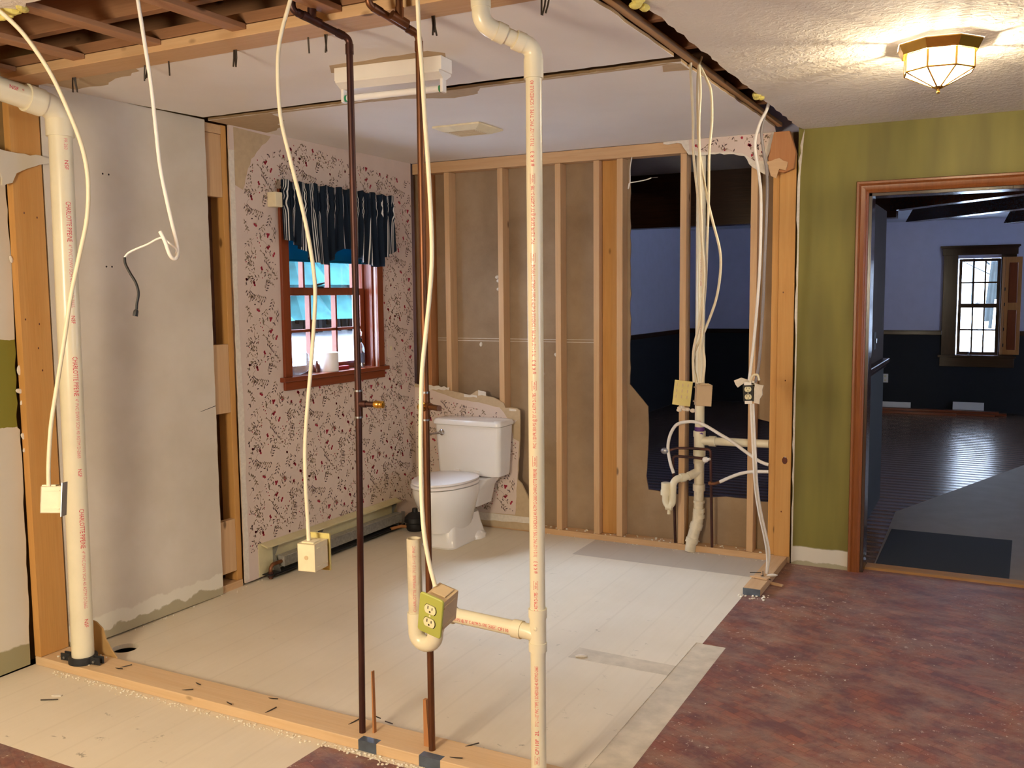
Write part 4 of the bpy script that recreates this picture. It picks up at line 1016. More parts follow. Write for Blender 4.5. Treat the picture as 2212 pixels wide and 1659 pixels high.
# ================================================================== PIPE LETTERING
def text_on(parent, body, size, p0, d, n, r_, mat, off=.0006, L=0):
    cu = bpy.data.curves.new('lettering', 'FONT'); cu.body = body; cu.size = size; cu.align_x = 'LEFT'
    cu.resolution_u = 2
    ob = bpy.data.objects.new('lettering', cu); COL.objects.link(ob)
    dg = bpy.context.evaluated_depsgraph_get(); me = bpy.data.meshes.new_from_object(ob.evaluated_get(dg))
    bpy.data.objects.remove(ob); bpy.data.curves.remove(cu)
    d, n, p0 = V(d).normalized(), V(n).normalized(), V(p0); t = n.cross(d); o0 = ORG.get(parent.name, V((0, 0, 0)))
    xs = [v.co.x for v in me.vertices]; squeeze = L / max(xs) if L else 1.0
    bm = bmesh.new(); bm.from_mesh(me); bmesh.ops.triangulate(bm, faces=bm.faces)
    for k in range(1): bmesh.ops.subdivide_edges(bm, edges=[e for e in bm.edges if e.calc_length() > size * .35], cuts=2)
    for v in bm.verts:
        th = (v.co.y - size * .36) / r_
        v.co = p0 + d * v.co.x * squeeze + (n * math.cos(th) + t * math.sin(th)) * (r_ + off) - o0
    bm.to_mesh(me); bm.free(); me.materials.clear(); me.materials.append(mat)
    o = bpy.data.objects.new('printed_lettering', me); COL.objects.link(o); o.parent = parent; ORG[o.name] = o0
    return o
def rotz(v, deg): return Matrix.Rotation(R(deg), 3, 'Z') @ V(v)
def frame_mark(parent, p0, d, n, r_, L, h, mat):       # small outlined box round the certification mark
    d, n, p0 = V(d).normalized(), V(n).normalized(), V(p0); t = n.cross(d); b = B(); w = .0007
    def q(a, c):
        th = c / r_; return p0 + d * a + (n * math.cos(th) + t * math.sin(th)) * (r_ + .0006)
    for (a0, a1, c0, c1) in ((0, L, -h / 2, -h / 2 + w), (0, L, h / 2 - w, h / 2), (0, w, -h / 2, h / 2), (L - w, L, -h / 2, h / 2)):
        b.add([q(a0, c0), q(a1, c0), q(a1, c1), q(a0, c1)], [(0, 1, 2, 3)])
    return obj('printed_frame', b, mat, parent, False)

# ================================================================== FOREGROUND PIPES
PY = 2.56
# big cream drain pipe at the left
LX = -3.372
lp = thing('drain_pipe', 'thick cream vertical drain pipe at left with red lettering', 'pipe', (LX, PY, .04))
lpB, lpT = V((-3.388, PY, .040)), V((-3.352, PY, 2.262))
LD = (lpT - lpB).normalized()
b = B(); b.tube([lpB, lpT], .0445, 32); obj('riser', b, M['pvc'], lp)
e1 = at(100, 237, 0, -3.362); e2 = at(0, 203, 0, -3.375); hd = (e2 - e1).normalized(); e3 = e2 + hd * .9
corner = V((-3.352, PY, 2.315))
b = B(); b.tube([lpT - LD * .035] + [lpT + V((0, 0, .0))] + arcpts(lpT, corner, corner + hd * .2, .07, 10) + [corner + hd * .11], .0485, 30)
b.tube([lpT - LD * .055, lpT + LD * .012], .0535, 30); b.tube([corner + hd * .075, corner + hd * .14], .0535, 30); obj('elbow', b, M['pvc'], lp)
b = B(); b.tube([corner + hd * .12, corner + hd * 1.2], .0445, 30); obj('branch_run', b, M['pvc'], lp)
tc_ = V((-lpB.x, -PY, 0)).normalized(); nn = rotz(tc_, 24)
zz = 2.20
def lz(v): return at(165, v, 1, PY - .04).z
DWV = '4" PVC DWV SCH 40 ASTM D-2665'
for va_, vb_, body, mt, sz in ((291, 316, 'PR 260', 'pvcfaint', .020), (339, 361, 'NSF', 'pvcred', .022), (431, 520, 'CHARLOTTE PIPE/NE', 'pvcred', .0285), (526, 664, DWV, 'pvcfaint', .021), (682, 700, 'NSF', 'pvcred', .022), (772, 858, 'CHARLOTTE PIPE/NE', 'pvcred', .0285), (864, 993, DWV, 'pvcfaint', .020), (1016, 1034, 'NSF', 'pvcred', .022), (1103, 1188, 'CHARLOTTE PIPE/NE', 'pvcred', .0285), (1194, 1317, DWV, 'pvcfaint', .020), (1340, 1358, 'NSF', 'pvcred', .022)):
    text_on(lp, body, sz, lpB + LD * (lz(va_) - .04), -LD, nn, .0445, M[mt], L=lz(va_) - lz(vb_))
n2 = (tc_ + V((0, 0, .25))).normalized(); n2 = (n2 - hd * n2.dot(hd)).normalized()
text_on(lp, 'NSF  *', .022, corner + hd * .23, -hd, n2, .0445, M['pvcred']); text_on(lp, 'D-2665', .022, corner + hd * .42, -hd, n2, .0445, M['pvcred'])
cl = thing('riser_clamp', 'black rubber and steel clamp collar at the foot of the thick cream pipe', 'clamp', (LX, PY, .04))
b = B(); b.pipe((-3.388, PY, .040), (-3.388, PY, .068), .058, .0455, 30); obj('collar', b, M['rubber'], cl)
for s in (-1, 1):
    b = B(); Rm = Matrix.Rotation(R(8), 3, 'Z')
    c0 = V((-3.388, PY, .056)) + Rm @ V((s * .078, -.016, 0)); b.obox(c0, .05, .006, .03, Rm); b.obox(c0 + Rm @ V((0, .022, 0)), .05, .006, .03, Rm); o = obj('flange', b, M['rubber'], cl, False, .001)
    b = B(); b.tube([c0 + Rm @ V((0, -.012, 0)), c0 + Rm @ V((0, .034, 0))], .006, 6); obj('bolt', b, M['steel'], o)
bb_ = B(); ps = [at(u, v, 1, 2.655) for u, v in ((196, 1338), (208, 1343), (222, 1358), (229, 1382), (240, 1402), (253, 1422), (206, 1418), (196, 1416))]
bb_.prism(1, [(p.x, max(p.z, .0005)) for p in ps], 2.653, 2.659)
tag(obj('board_scrap', bb_, M['cardboard'], smooth=False), 'brown board scrap standing behind the thick cream pipe by the floor hole', 'board')

# white laundry drain stack
wx = -1.252
wp = thing('laundry_drain', 'tall white drain pipe with side branch and open standpipe, mid foreground', 'pipe', (wx, PY, 0))
r1, rh = .0241, .0292
topz = 2.243
b = B(); b.tube([(wx, PY, -.01), (wx, PY, .47)], r1, 26); lowp = obj('lower_riser', b, M['pvc'], wp)
b = B(); b.tube([(wx, PY, .565), (wx, PY, topz)], r1, 26); upp = obj('upper_riser', b, M['pvc'], wp)
b = B(); b.tube([(wx, PY, .47), (wx, PY, .575)], r1 + .0022, 26); b.tube([(wx, PY, .452), (wx, PY, .480)], rh, 26); b.tube([(wx, PY, .560), (wx, PY, .588)], rh, 26)
b.tube([(wx, PY, .500), (wx - .03, PY, .508), (wx - .062, PY, .510)], [r1, r1 + .001, r1 + .001], 22); b.tube([(wx - .055, PY, .5095), (wx - .085, PY, .511)], rh, 24); b.ball((wx + .004, PY - .026, .53), .007, .003, .007, 8, 5); obj('tee', b, M['pvc'], wp)
sx = -1.706
b = B(); b.tube([(wx - .07, PY, .5105), (-1.60, PY, .522)], r1, 24); brn = obj('branch', b, M['pvc'], wp)
b = B(); tr = [V((-1.56, PY, .520))] + arcpts((-1.56, PY, .52), (-1.628, PY, .522), (-1.630, PY, .40), .035, 8) + arcpts((-1.63, PY, .5), (-1.632, PY, .405), (-1.706, PY, .405), .036, 8) + arcpts((-1.632, PY, .405), (sx, PY, .405), (sx, PY, .6), .036, 8) + [V((sx, PY, .50))]
b.tube(tr, r1 + .003, 24); b.tube([(sx, PY, .468), (sx, PY, .508)], rh, 24); b.tube([(-1.63, PY, .455), (-1.63, PY, .485)], rh, 24); b.tube([(-1.555, PY, .520), (-1.595, PY, .521)], rh, 24); obj('trap', b, M['pvc'], wp)
b = B(); b.pipe((sx, PY, .48), (-1.709, PY, .760), r1, r1 - .0037, 26); stp = obj('standpipe', b, M['pvcold'], wp)
# offset at the top
o1_, o2_ = V((wx, PY, 2.285)), at(1040, 52, 1, 2.44); o3_ = o2_ + V((-.012, 0, .6))
d12 = (o2_ - o1_).normalized()
b = B(); b.tube([(wx, PY, topz - .02)] + arcpts((wx, PY, 2.0), o1_, o2_, .035, 8) + [o1_ + d12 * .06], r1 + .003, 24); b.tube([(wx, PY, topz - .045), (wx, PY, topz + .012)], rh, 24); b.tube([o1_ + d12 * .035, o1_ + d12 * .062], rh, 24); obj('lower_elbow', b, M['pvc'], wp)
b = B(); b.tube([o1_ + d12 * .05, o2_ - d12 * .05], r1, 24); obj('offset_piece', b, M['pvc'], wp)
b = B(); b.tube([o2_ - d12 * .065] + arcpts(o1_, o2_, o3_, .045, 8) + [o2_ + V((-.001, 0, .07))], r1 + .003, 24); b.tube([o2_ - d12 * .075, o2_ - d12 * .045], rh, 24); b.tube([o2_ + V((-.001, 0, .045)), o2_ + V((-.002, 0, .085))], rh, 24); obj('upper_elbow', b, M['pvc'], wp)
b = B(); b.tube([o2_ + V((-.001, 0, .06)), o2_ + V((-.006, 0, .30))], r1, 24); obj('top_riser', b, M['pvc'], wp)
tcw = V((-wx, -PY, 0)).normalized(); nw = rotz(tcw, -14)
UP = V((0, 0, 1))
def zrow(v): return at(1160, v, 1, PY).z
T1, T2 = '7112 1-1/2" PVC TYPE 1 SCHEDULE 40 ASTM D-2665', 'PVC 1120 PR 330 PSI @ 73\u00b0 C ASTM D-1785'
for vb_, va_, body, sz in ((1622, 1589, 'CP110P', .0165), (1582, 1570, '2L', .0165), (1562, 1433, T1, .0155), (1334, 1275, '@ 73\u00b0 C ASTM D-1785', .0155), (1234, 1208, '# K R 3', .0165), (1199, 1010, T1 + ' CHARLOTTE PIPE/NE', .0150), (966, 848, T2, .0155),
                           (807, 777, '# K R 3', .0165), (769, 572, T1 + ' CHARLOTTE PIPE/NE', .0150), (528, 403, T2, .0155), (361, 329, '# K R 3', .0165), (318, 177, '7112 1-1/2" PVC TYPE 1 SCHEDULE 40', .0150)):
    text_on(wp, body, sz, (wx, PY, zrow(vb_)), UP, nw, r1, M['pvcred'], L=zrow(va_) - zrow(vb_))
for vb_, va_, body in ((1644, 1626, 'NSF-pw'), (1269, 1251, 'NSF-pw'), (1005, 983, 'NSF-dwv'), (842, 822, 'NSF-pw'), (567, 547, 'NSF-dwv'), (398, 377, 'NSF-pw')):
    L_ = zrow(va_) - zrow(vb_)
    text_on(wp, body, .0095, (wx, PY, zrow(vb_) + .003), UP, nw, r1, M['pvcred'], L=L_ - .006); frame_mark(wp, (wx, PY, zrow(vb_)), UP, nw, r1, L_, .014, M['pvcred'])
bd = V((1, 0, -.028)).normalized(); bn = (V((.46, -1, -.12))); bn = (bn - bd * bn.dot(bd)).normalized()
def bx_(u): return at(u, 1345 + (u - 985) * .25, 1, PY - .024)
def bl(u0, u1): return bx_(u1).x - bx_(u0).x
def bp(u): return (bx_(u).x, PY, .5105 + (-1.322 - bx_(u).x) * .0385)
text_on(wp, '330 PSI @ 73\u00b0 C ASTM D-1785', .0150, bp(978), bd, bn, r1, M['pvcred'], L=bl(978, 1052)); frame_mark(wp, bp(1054), bd, bn, r1, bl(1054, 1072), .013, M['pvcred'])
text_on(wp, 'NSF', .010, bp(1056), bd, bn, r1, M['pvcred'], L=bl(1056, 1070)); text_on(wp, 'CP110', .0165, bp(1075), bd, bn, r1, M['pvcred'], L=bl(1075, 1098))
text_on(wp, 'CHARLOTTE PIPE/NE  7112 1-1/2" PVC', .0135, (sx, PY, .515), UP, rotz(V((-sx, -PY, 0)).normalized(), -8), r1, M['pvcfaint'], L=.225)

# two copper risers
def riser(name, lab, x, mat, zt1, elbow, pts, tee, stubdir, zst, brassfirst):
    t = thing(name, lab, 'pipe', (x, PY, .01))
    r_ = .0113
    b = B(); b.tube([(x + (-.02 if x < -1.8 else 0), PY, .005), (x, PY, 1.195)], r_, 18); obj('lower_length', b, mat, t)
    b = B(); b.tube([(x, PY, 1.21), (x, PY, zt1 - .02)], r_, 18); obj('upper_length', b, mat, t)
    b = B(); path = [(x, PY, zt1 - .05)] + arcpts((x, PY, 1.5), elbow, pts[0], .022, 8) + arcpts(elbow, pts[0], pts[1], .02, 6) + [pts[1]]
    b.tube(path, r_, 16); b.tube([(x, PY, zt1 - .05), (x, PY, zt1 - .018)], r_ + .0022, 16); q = (pts[0] - elbow).normalized(); b.tube([elbow + q * .02, elbow + q * .045], r_ + .002, 16); b.tube([pts[0] - q * .045, pts[0] - q * .015], r_ + .002, 16); obj('bent_top', b, mat, t)
    b = B(); b.tube([tee, tee + V((0, 0, .35))], r_, 16); b.tube([tee - q * .03, tee + q * .03], r_ + .0025, 16); b.tube([tee, tee + V((0, 0, .035))], r_ + .0025, 16); obj('top_tee', b, mat, t)
    b = B(); b.tube([(x, PY, zst - .045), (x, PY, zst + .045)], r_ + .0026, 18); sd = V(stubdir).normalized(); s0 = V((x, PY, zst)); b.tube([s0, s0 + sd * .03], r_ + .001, 16); b.tube([s0 + sd * .02, s0 + sd * .085], .0095, 16); st = obj('hose_tee', b, mat, t)
    b = B()
    if brassfirst: b.lathe([(.013, 0), (.0145, .004), (.0145, .012), (.012, .014)], s0 + V((-.016, -.016, 0)) + sd * .010, sd, 14)
    else: b.lathe([(.011, 0), (.013, .004), (.013, .018), (.0115, .020), (.0125, .022), (.0125, .026), (.0115, .028), (.0125, .030), (.0125, .034), (.009, .036)], s0 + sd * .06, sd, 16)
    obj('brass_fitting', b, M['brass'], st)
    b = B()
    for z in (zst - .045, zst + .045):
        b = B(); b.lathe([(r_ + .0034, -.003), (r_ + .0034, .003)], (x, PY, z), n=18); obj('solder_ring', b, M['steel'], t)
    return t
iel = V((-1.921, PY, 2.40)); ip0 = at(632, 22, 1, 2.40); ip1 = ip0 + V((.01, -.03, .25))
riser('water_pipe', 'dark tarnished copper water riser, left of the two', -1.921, M['copperdark'], 2.40, iel, (ip0, ip1), at(674, 42, 1, 2.44), (1, .12, 0), 1.200, False)
cel = V((-1.652, PY, 2.375)); cp0 = at(797, 10, 1, 2.39); cp1 = cp0 + V((.005, -.03, .25))
riser('water_pipe', 'brighter copper water riser, right of the two', -1.652, M['copper'], 2.375, cel, (cp0, cp1), at(863, 42, 1, 2.46), (1, -.5, 0), 1.205, True)
for (u0, u1, v0, v1, lab) in ((803, 810, 1450, 1590, 'thin wood shim standing beside the foot of the dark copper riser'), (915, 928, 1510, 1620, 'wedge wood shim beside the foot of the brighter copper riser')):
    p, q = at(u0, v0, 1, 2.575), at(u1, v1, 1, 2.575); b = B()
    b.prism(1, [(p.x, .0385), (q.x, .0385), (p.x + (q.x - p.x) * .55, p.z), (p.x, p.z)], 2.571, 2.585); tag(obj('wood_shim', b, M['pine_red'], smooth=False), lab, 'shim')

# ================================================================== HANGING CABLES WITH BOXES
def boxrot(z, x=0, y=0): return Matrix.Rotation(R(z), 3, 'Z') @ Matrix.Rotation(R(x), 3, 'X') @ Matrix.Rotation(R(y), 3, 'Y')
def obx(b, c, M3, x0, x1, y0, y1, z0, z1):
    b.obox(V(c) + M3 @ V(((x0 + x1) / 2, (y0 + y1) / 2, (z0 + z1) / 2)), x1 - x0, y1 - y0, z1 - z0, M3)
def elbox(parent, c, M3, mat, w=.057, h=.092, d=.072, open_front=True):
    b = B(); t = .0025                     # open box, front at -y
    obx(b, c, M3, -w / 2, -w / 2 + t, -d / 2, d / 2, -h / 2, h / 2); obx(b, c, M3, w / 2 - t, w / 2, -d / 2, d / 2, -h / 2, h / 2)
    obx(b, c, M3, -w / 2, w / 2, -d / 2, d / 2, h / 2 - t, h / 2); obx(b, c, M3, -w / 2, w / 2, -d / 2, d / 2, -h / 2, -h / 2 + t); obx(b, c, M3, -w / 2, w / 2, d / 2 - t, d / 2, -h / 2, h / 2)
    for z in (-h / 2 + .012, h / 2 - .016): obx(b, c, M3, -w / 2 - .003, w / 2 + .003, -d / 2 + .004, d / 2 - .012, z, z + .003)
    obx(b, c, M3, -w * .35, w * .35, -.012, .030, h / 2, h / 2 + .004)
    o = obj('junction_box', b, mat, parent, False, .0012)
    b = B(); pc = V(c) + M3 @ V((0, d / 2 + .0005, .0)); b.lathe([(.007, 0), (.007, .001), (.004, .001), (.004, .0005)], pc, M3 @ V((0, 1, 0)), 12); obj('knockout', b, M['boxtan'], o, False)
    for z in (-h / 2 + .014, h / 2 - .014):
        b = B(); q = V(c) + M3 @ V((w / 2, -d / 2 + .006, z)); b.tube([q, q + M3 @ V((.006, 0, 0))], .0035, 8); obj('screw_boss', b, mat, o)
    return o
def duplex(parent, c, M3, yf, platemat, bodymat):
    o = None
    if platemat:
        b = B(); pts = []
        for (sx_, sz_, a0) in ((1, -1, -90), (1, 1, 0), (-1, 1, 90), (-1, -1, 180)):
            for k in range(5): a = R(a0 + 22.5 * k); pts.append((sx_ * (.035 - .008) + math.cos(a) * .008, sz_ * (.0575 - .008) + math.sin(a) * .008))
        b.rings([[V(c) + M3 @ V((x * k, y, z * (1 - (1 - k) * .6))) for x, z in pts] for y, k in ((yf, 1), (yf - .004, 1), (yf - .006, .95))]); o = obj('cover_plate', b, platemat, parent, True, 0, angle=30)
    for s in (-1, 1):
        b = B(); cc = V(c) + M3 @ V((0, yf - .006, s * .0195)); pts = []
        for k in range(24):
            a = 2 * math.pi * k / 24; pts.append((math.cos(a) * .0168, max(-.0125, min(.0125, math.sin(a) * .0168))))
        b.rings([[cc + M3 @ V((x, y, z)) for x, z in pts] for y in (.003, -.0025)]); q = obj('receptacle', b, bodymat, parent, True)
        b = B()
        for x, hh in ((-.0063, .0045), (.0063, .0036)): obx(b, cc, M3, x - .0012, x + .0012, -.0030, -.0022, .001, .001 + hh * 2)
        b.lathe([(.0026, 0), (.0026, .0006)], cc + M3 @ V((0, -.0025, -.006)), M3 @ V((0, -1, 0)), 10); obj('slots', b, M['slot'], q, False)
        b = B(); pts2 = [(x * 1.10, z * 1.12 - .0006) for x, z in pts]
        if platemat: b.rings([[cc + M3 @ V((x, y, z)) for x, z in pts2] for y in (.0015, -.0003)]); obj('opening', b, M['slot'], parent, False)
    b = B(); cc = V(c) + M3 @ V((0, yf - .0062, 0)); b.lathe([(.003, 0), (.003, .001)], cc, M3 @ V((0, -1, 0)), 10); obj('screw', b, M['ivory'], parent, False)
# first cable, far left
c1 = thing('hanging_cable', 'cream cable hanging before the thick left pipe with a tan box at its end', 'cable', atd(20, 40, 2.9))
pth = [atd(u, v, d) for u, v, d in ((-25, 5, 2.86), (20, 42, 2.88), (60, 85, 2.9), (110, 160, 2.93), (150, 245, 2.96), (178, 320, 2.98), (190, 390, 3.0), (188, 470, 3.02), (172, 550, 3.04), (153, 640, 3.06), (138, 740, 3.08), (122, 840, 3.1), (110, 920, 3.1), (105, 1000, 3.1), (105, 1052, 3.1))]
b = B(); b.tube(spline(pth, 6), .0068, 12); obj('cable_sheath', b, M['cable'], c1)
bc = atd(114, 1078, 3.12); M3 = boxrot(130, 3, 8)
elbox(c1, bc, M3, M['box'], .057, .088, .062)
b = B(); obx(b, bc, M3, -.036, .036, -.036, -.033, -.056, .056); o = obj('device_strap', b, M['steel'], c1, False)
b = B(); obx(b, bc, M3, -.028, .028, -.0335, -.031, -.05, .05); obj('gasket', b, M['black'], c1, False)
# second cable, thin loop with a taped end
c2 = thing('hanging_cable', 'white hanging cable looped at its end with a black taped wire tip', 'cable', atd(300, 0, 2.8))
b = B(); b.tube(spline([atd(u, v, d) for u, v, d in ((290, -60, 2.8), (298, 0, 2.8), (312, 90, 2.82), (326, 180, 2.84), (336, 270, 2.85), (346, 360, 2.86), (362, 440, 2.86), (376, 500, 2.85), (384, 540, 2.84), (382, 556, 2.82), (374, 558, 2.81), (366, 548, 2.80), (356, 520, 2.80), (346, 500, 2.80))], 6), .0060, 12); obj('cable_sheath', b, M['cablewhite'], c2)
b = B(); b.tube(spline([atd(u, v, 2.83) for u, v in ((380, 548), (381, 540), (374, 532), (362, 522), (350, 514), (338, 517), (318, 528), (296, 537), (278, 546), (269, 556))], 5), .0030, 8); obj('white_conductor', b, M['cablewhite'], c2)
b = B(); pp = spline([atd(u, v, 2.83) for u, v in ((269, 556), (271, 570), (281, 590), (292, 608), (298, 625), (299, 638), (296, 655), (295, 668))], 5); b.tube(pp, .0040, 8); b.tube([pp[-1], atd(294, 672, 2.83), atd(292, 683, 2.83)], [.004, .0075, .0078], 7); obj('taped_wire', b, M['tape'], c2)
# third cable with a back-turned box
c3 = thing('hanging_cable', 'cream cable hanging before the bathroom window with an ivory box low down', 'cable', atd(625, 0, 2.85))
b = B(); b.tube(spline([atd(u, v, d) for u, v, d in ((640, -60, 2.8), (627, 0, 2.82), (606, 80, 2.84), (600, 150, 2.85), (606, 250, 2.87), (626, 340, 2.89), (646, 420, 2.9), (664, 500, 2.92), (677, 580, 2.93), (681, 640, 2.94), (677, 720, 2.94), (671, 800, 2.95), (664, 880, 2.95), (659, 960, 2.96), (660, 1040, 2.96), (664, 1110, 2.97), (667, 1172, 2.97))], 6), .0062, 12); obj('cable_sheath', b, M['cable'], c3)
bc = atd(676, 1198, 2.98); M3 = boxrot(188, 0, 0)
elbox(c3, bc, M3, M['box'], .062, .088, .078)
b = B(); obx(b, bc, M3, -.037, .037, -.050, -.046, -.060, .060); o = obj('cover_plate', b, M['yellowplate'], c3, False, .0015)
b = B(); 
for x, z, w, h in ((-.036, 0, .002, .12), (.036, 0, .002, .12), (0, .059, .074, .002), (0, -.059, .074, .002)): obx(b, bc, M3, x - w / 2, x + w / 2, -.046, -.041, z - h / 2, z + h / 2)
obj('plate_rim', b, M['yellowplate'], o, False)
# fourth cable with the green outlet
c4 = thing('hanging_cable', 'cream cable hanging at centre with a green plated double outlet', 'cable', atd(902, 0, 2.4))
b = B(); b.tube(spline([atd(u, v, d) for u, v, d in ((899, -60, 2.42), (902, 0, 2.42), (906, 80, 2.42), (912, 160, 2.42), (918, 260, 2.41), (925, 360, 2.40), (931, 470, 2.40), (933, 560, 2.40), (928, 640, 2.40), (920, 720, 2.40), (912, 800, 2.40), (909, 900, 2.39), (909, 1000, 2.39), (911, 1080, 2.39), (916, 1150, 2.38), (927, 1215, 2.38), (940, 1266, 2.38))], 6), .0057, 12); obj('cable_sheath', b, M['cable'], c4)
M3 = boxrot(1, -14, 15); bc = atd(950, 1312, 2.38); M3 = boxrot(-3, 12, 14)
elbox(c4, bc, M3, M['boxtan'], .057, .086, .074)
duplex(c4, bc, M3, -.038, M['greenplate'], M['ivory'])
# wall switch box hanging from four cables
sbx = thing('switch_box', 'loose yellowed switch plate and tan box hanging from several cables', 'switch', at(1497, 852, 0, -1.13))
for k, pts in enumerate((((1494, 118), (1492, 150), (1497, 250), (1498, 330), (1508, 430), (1516, 520), (1521, 600), (1512, 690), (1498, 760), (1499, 826)), ((1516, 122), (1508, 155), (1507, 220), (1510, 320), (1526, 420), (1540, 480), (1555, 540), (1556, 590), (1546, 650), (1522, 715), (1498, 770), (1505, 826)), ((1510, 140), (1513, 200), (1510, 270), (1512, 400), (1516, 500), (1518, 600), (1518, 700), (1511, 770), (1513, 826)), ((1512, 142), (1528, 175), (1536, 200), (1538, 260), (1532, 330), (1531, 420), (1528, 520), (1524, 620), (1516, 720), (1522, 780), (1518, 826)))):
    b = B(); n = len(pts); b.tube(spline([at(u, v, 1, 3.72 + .06 * (k % 2) * (1 - i / n) + (0 if v > 126 else .0)) for i, (u, v) in enumerate(pts)], 5), .0052 if k else .0056, 10); obj('cable', b, M['cable'], sbx)
bc = at(1514, 853, 1, 3.74); M3 = boxrot(205, 0, -3)
elbox(sbx, bc + V((.010, .0, 0)), M3, M['boxtan'], .062, .086, .05)
b = B(); obx(b, bc, boxrot(10, 0, 6), -.108, -.035, -.030, -.026, -.05, .052); o = obj('cover_plate', b, M['yellowplate'], sbx, False, .001)
b = B()
for i in range(3):
    for j in range(3): obx(b, bc, boxrot(10, 0, 6), -.098 + i * .022, -.094 + i * .022, -.0315, -.030, -.02 + j * .024, -.008 + j * .024)
obj('slots', b, M['boxtan'], o, False)
b = B(); r = random.Random(8)
for i in range(6): b.ball(bc + boxrot(10) @ V((-.06 + r.uniform(-.03, .03), -.02, -.055 + r.uniform(-.012, .006))), .012, .008, .009, 7, 5, Matrix.Rotation(i, 3, 'X'))
obj('torn_paper', b, M['gyp'], sbx, False)
# outlet hanging at the right
obx_ = thing('outlet_box', 'ivory outlet in a loose box with torn drywall hanging by the end stud', 'outlet', at(1620, 848, 0, -1.10))
yo = 4.74
b = B(); b.tube(spline([at(u, v, 1, yo) for u, v in ((1662, 222), (1655, 240), (1642, 265), (1632, 300), (1632, 330), (1640, 380), (1644, 430), (1643, 520), (1640, 600), (1633, 690), (1625, 770), (1618, 822))], 6), .0075, 10); obj('cable', b, M['cablewhite'], obx_)
b = B(); b.tube(spline([at(u, v, 1, yo + .03) for u, v in ((1660, 222), (1652, 250), (1645, 285), (1650, 330), (1657, 380), (1656, 460), (1652, 560), (1648, 660), (1640, 780), (1632, 825))], 6), .0070, 10); obj('cable', b, M['cablegrey'], obx_)
b = B(); b.tube(spline([at(u, v, 1, yo) for u, v in ((1620, 825), (1626, 812), (1636, 810), (1640, 822))], 6), .006, 10); obj('cable', b, M['cable'], obx_)
for dx, k in ((0, 0), (5, 1)):
    b = B(); b.tube(spline([at(u + dx, v, 1, yo + .02 + .3 * max(0, (v - 1000) / 240)) for u, v in ((1622, 872), (1625, 940), (1628, 1000), (1632, 1060), (1640, 1110), (1651, 1160), (1657, 1200), (1656 - dx, 1243))], 6), .006, 8); obj('cable', b, M['cablewhite'], obx_)
bc = at(1616, 849, 1, yo); M3 = boxrot(8, 0, -3)
elbox(obx_, bc + V((.006, .035, 0)), M3, M['boxtan'], .057, .09, .06)
b = B(); obx(b, bc, M3, -.025, .025, .000, .006, -.042, .042); obj('device_body', b, M['slot'], obx_, False)
b = B(); obx(b, bc, M3, -.018, .018, -.003, .001, .040, .055); obx(b, bc, M3, -.018, .018, -.003, .001, -.055, -.040); obj('mounting_ears', b, M['white'], obx_, False)
duplex(obx_, bc, M3, .004, None, M['ivory'])
b = B()
b.prism(1, jagpoly([(bc.x - .075, bc.z + .06), (bc.x - .055, bc.z + .025), (bc.x - .02, bc.z + .05), (bc.x + .03, bc.z + .05), (bc.x + .075, bc.z + .04), (bc.x + .055, bc.z - .055), (bc.x + .028, bc.z - .05), (bc.x + .028, bc.z + .06), (bc.x - .04, bc.z + .075)], .02, .005, 4), bc.y + .008, bc.y + .02)
obj('torn_drywall', b, M['gyp'], obx_, False)

# ================================================================== PLUMBING IN THE BACK WALL
vx, vy = -1.590, 5.488
vs_ = thing('vent_stack', 'white vent stack with tee and sink trap inside the back wall', 'pipe', (vx, vy, 0))
b = B(); b.tube([(vx - .004, vy, 2.38), (vx, vy, .715)], .0285, 24); up_ = obj('upper_riser', b, M['pvc'], vs_)
b = B(); b.tube([(vx, vy, .735), (vx, vy, .585)], .0325, 24); b.tube([(vx, vy, .735), (vx, vy, .70)], .037, 24); b.tube([(vx, vy, .62), (vx, vy, .585)], .037, 24); b.tube([(vx, vy, .675), (vx + .075, vy, .677)], .027, 22); b.tube([(vx + .06, vy, .677), (vx + .10, vy, .677)], .0315, 22); obj('upper_tee', b, M['pvc'], vs_)
b = B(); b.tube([(vx + .09, vy, .677), (-1.175, vy, .682)], .024, 22); obj('side_branch', b, M['pvc'], vs_)
b = B(); b.tube([(vx, vy, .76), (vx, vy, .735)], .0295, 22); b.tube([(vx + .012, vy - .01, .736), (vx + .012, vy - .02, .715)], .018, 10); obj('primer_stain', b, M['purple'], vs_)
b = B(); b.tube([(vx, vy, .59), (vx, vy, .36)], .0300, 24); b.tube([(vx, vy, .56), (vx, vy, .535)], .0345, 24); b.tube([(vx, vy, .41), (vx, vy, .37)], .037, 24); b.tube([(vx, vy - .005, .49), (vx - .05, vy - .06, .462)], .026, 20); obj('trap_tee', b, M['pvcold'], vs_)
b = B(); b.tube([(vx, vy, .37), (vx - .003, vy, .20)], .030, 24)
for z0_, z1_ in ((.31, .295), (.262, .235), (.222, .20)): b.tube([(vx, vy, z0_), (vx, vy, z1_)], .0355, 24)
b.tube([(vx - .003, vy, .235), (vx - .006, vy, .185), (vx - .02, vy - .02, .12), (vx - .032, vy - .035, .06)], .034, 24); b.tube([(vx - .008, vy - .006, .17), (vx - .016, vy - .016, .135)], .0385, 24); b.tube([(vx - .028, vy - .032, .08), (vx - .034, vy - .038, .052)], .0385, 24); b.tube([(vx - .034, vy - .038, .055), (vx - .04, vy - .045, .0)], .0315, 24); obj('lower_riser', b, M['pvcold'], vs_)
ta, tb = V((vx - .045, vy - .055, .465)), at(1466, 1040, 1, 5.37)
b = B(); cx_ = tb.x; tz = tb.z
U = [ta, V((cx_ - .005, 5.36, tz + .005))]
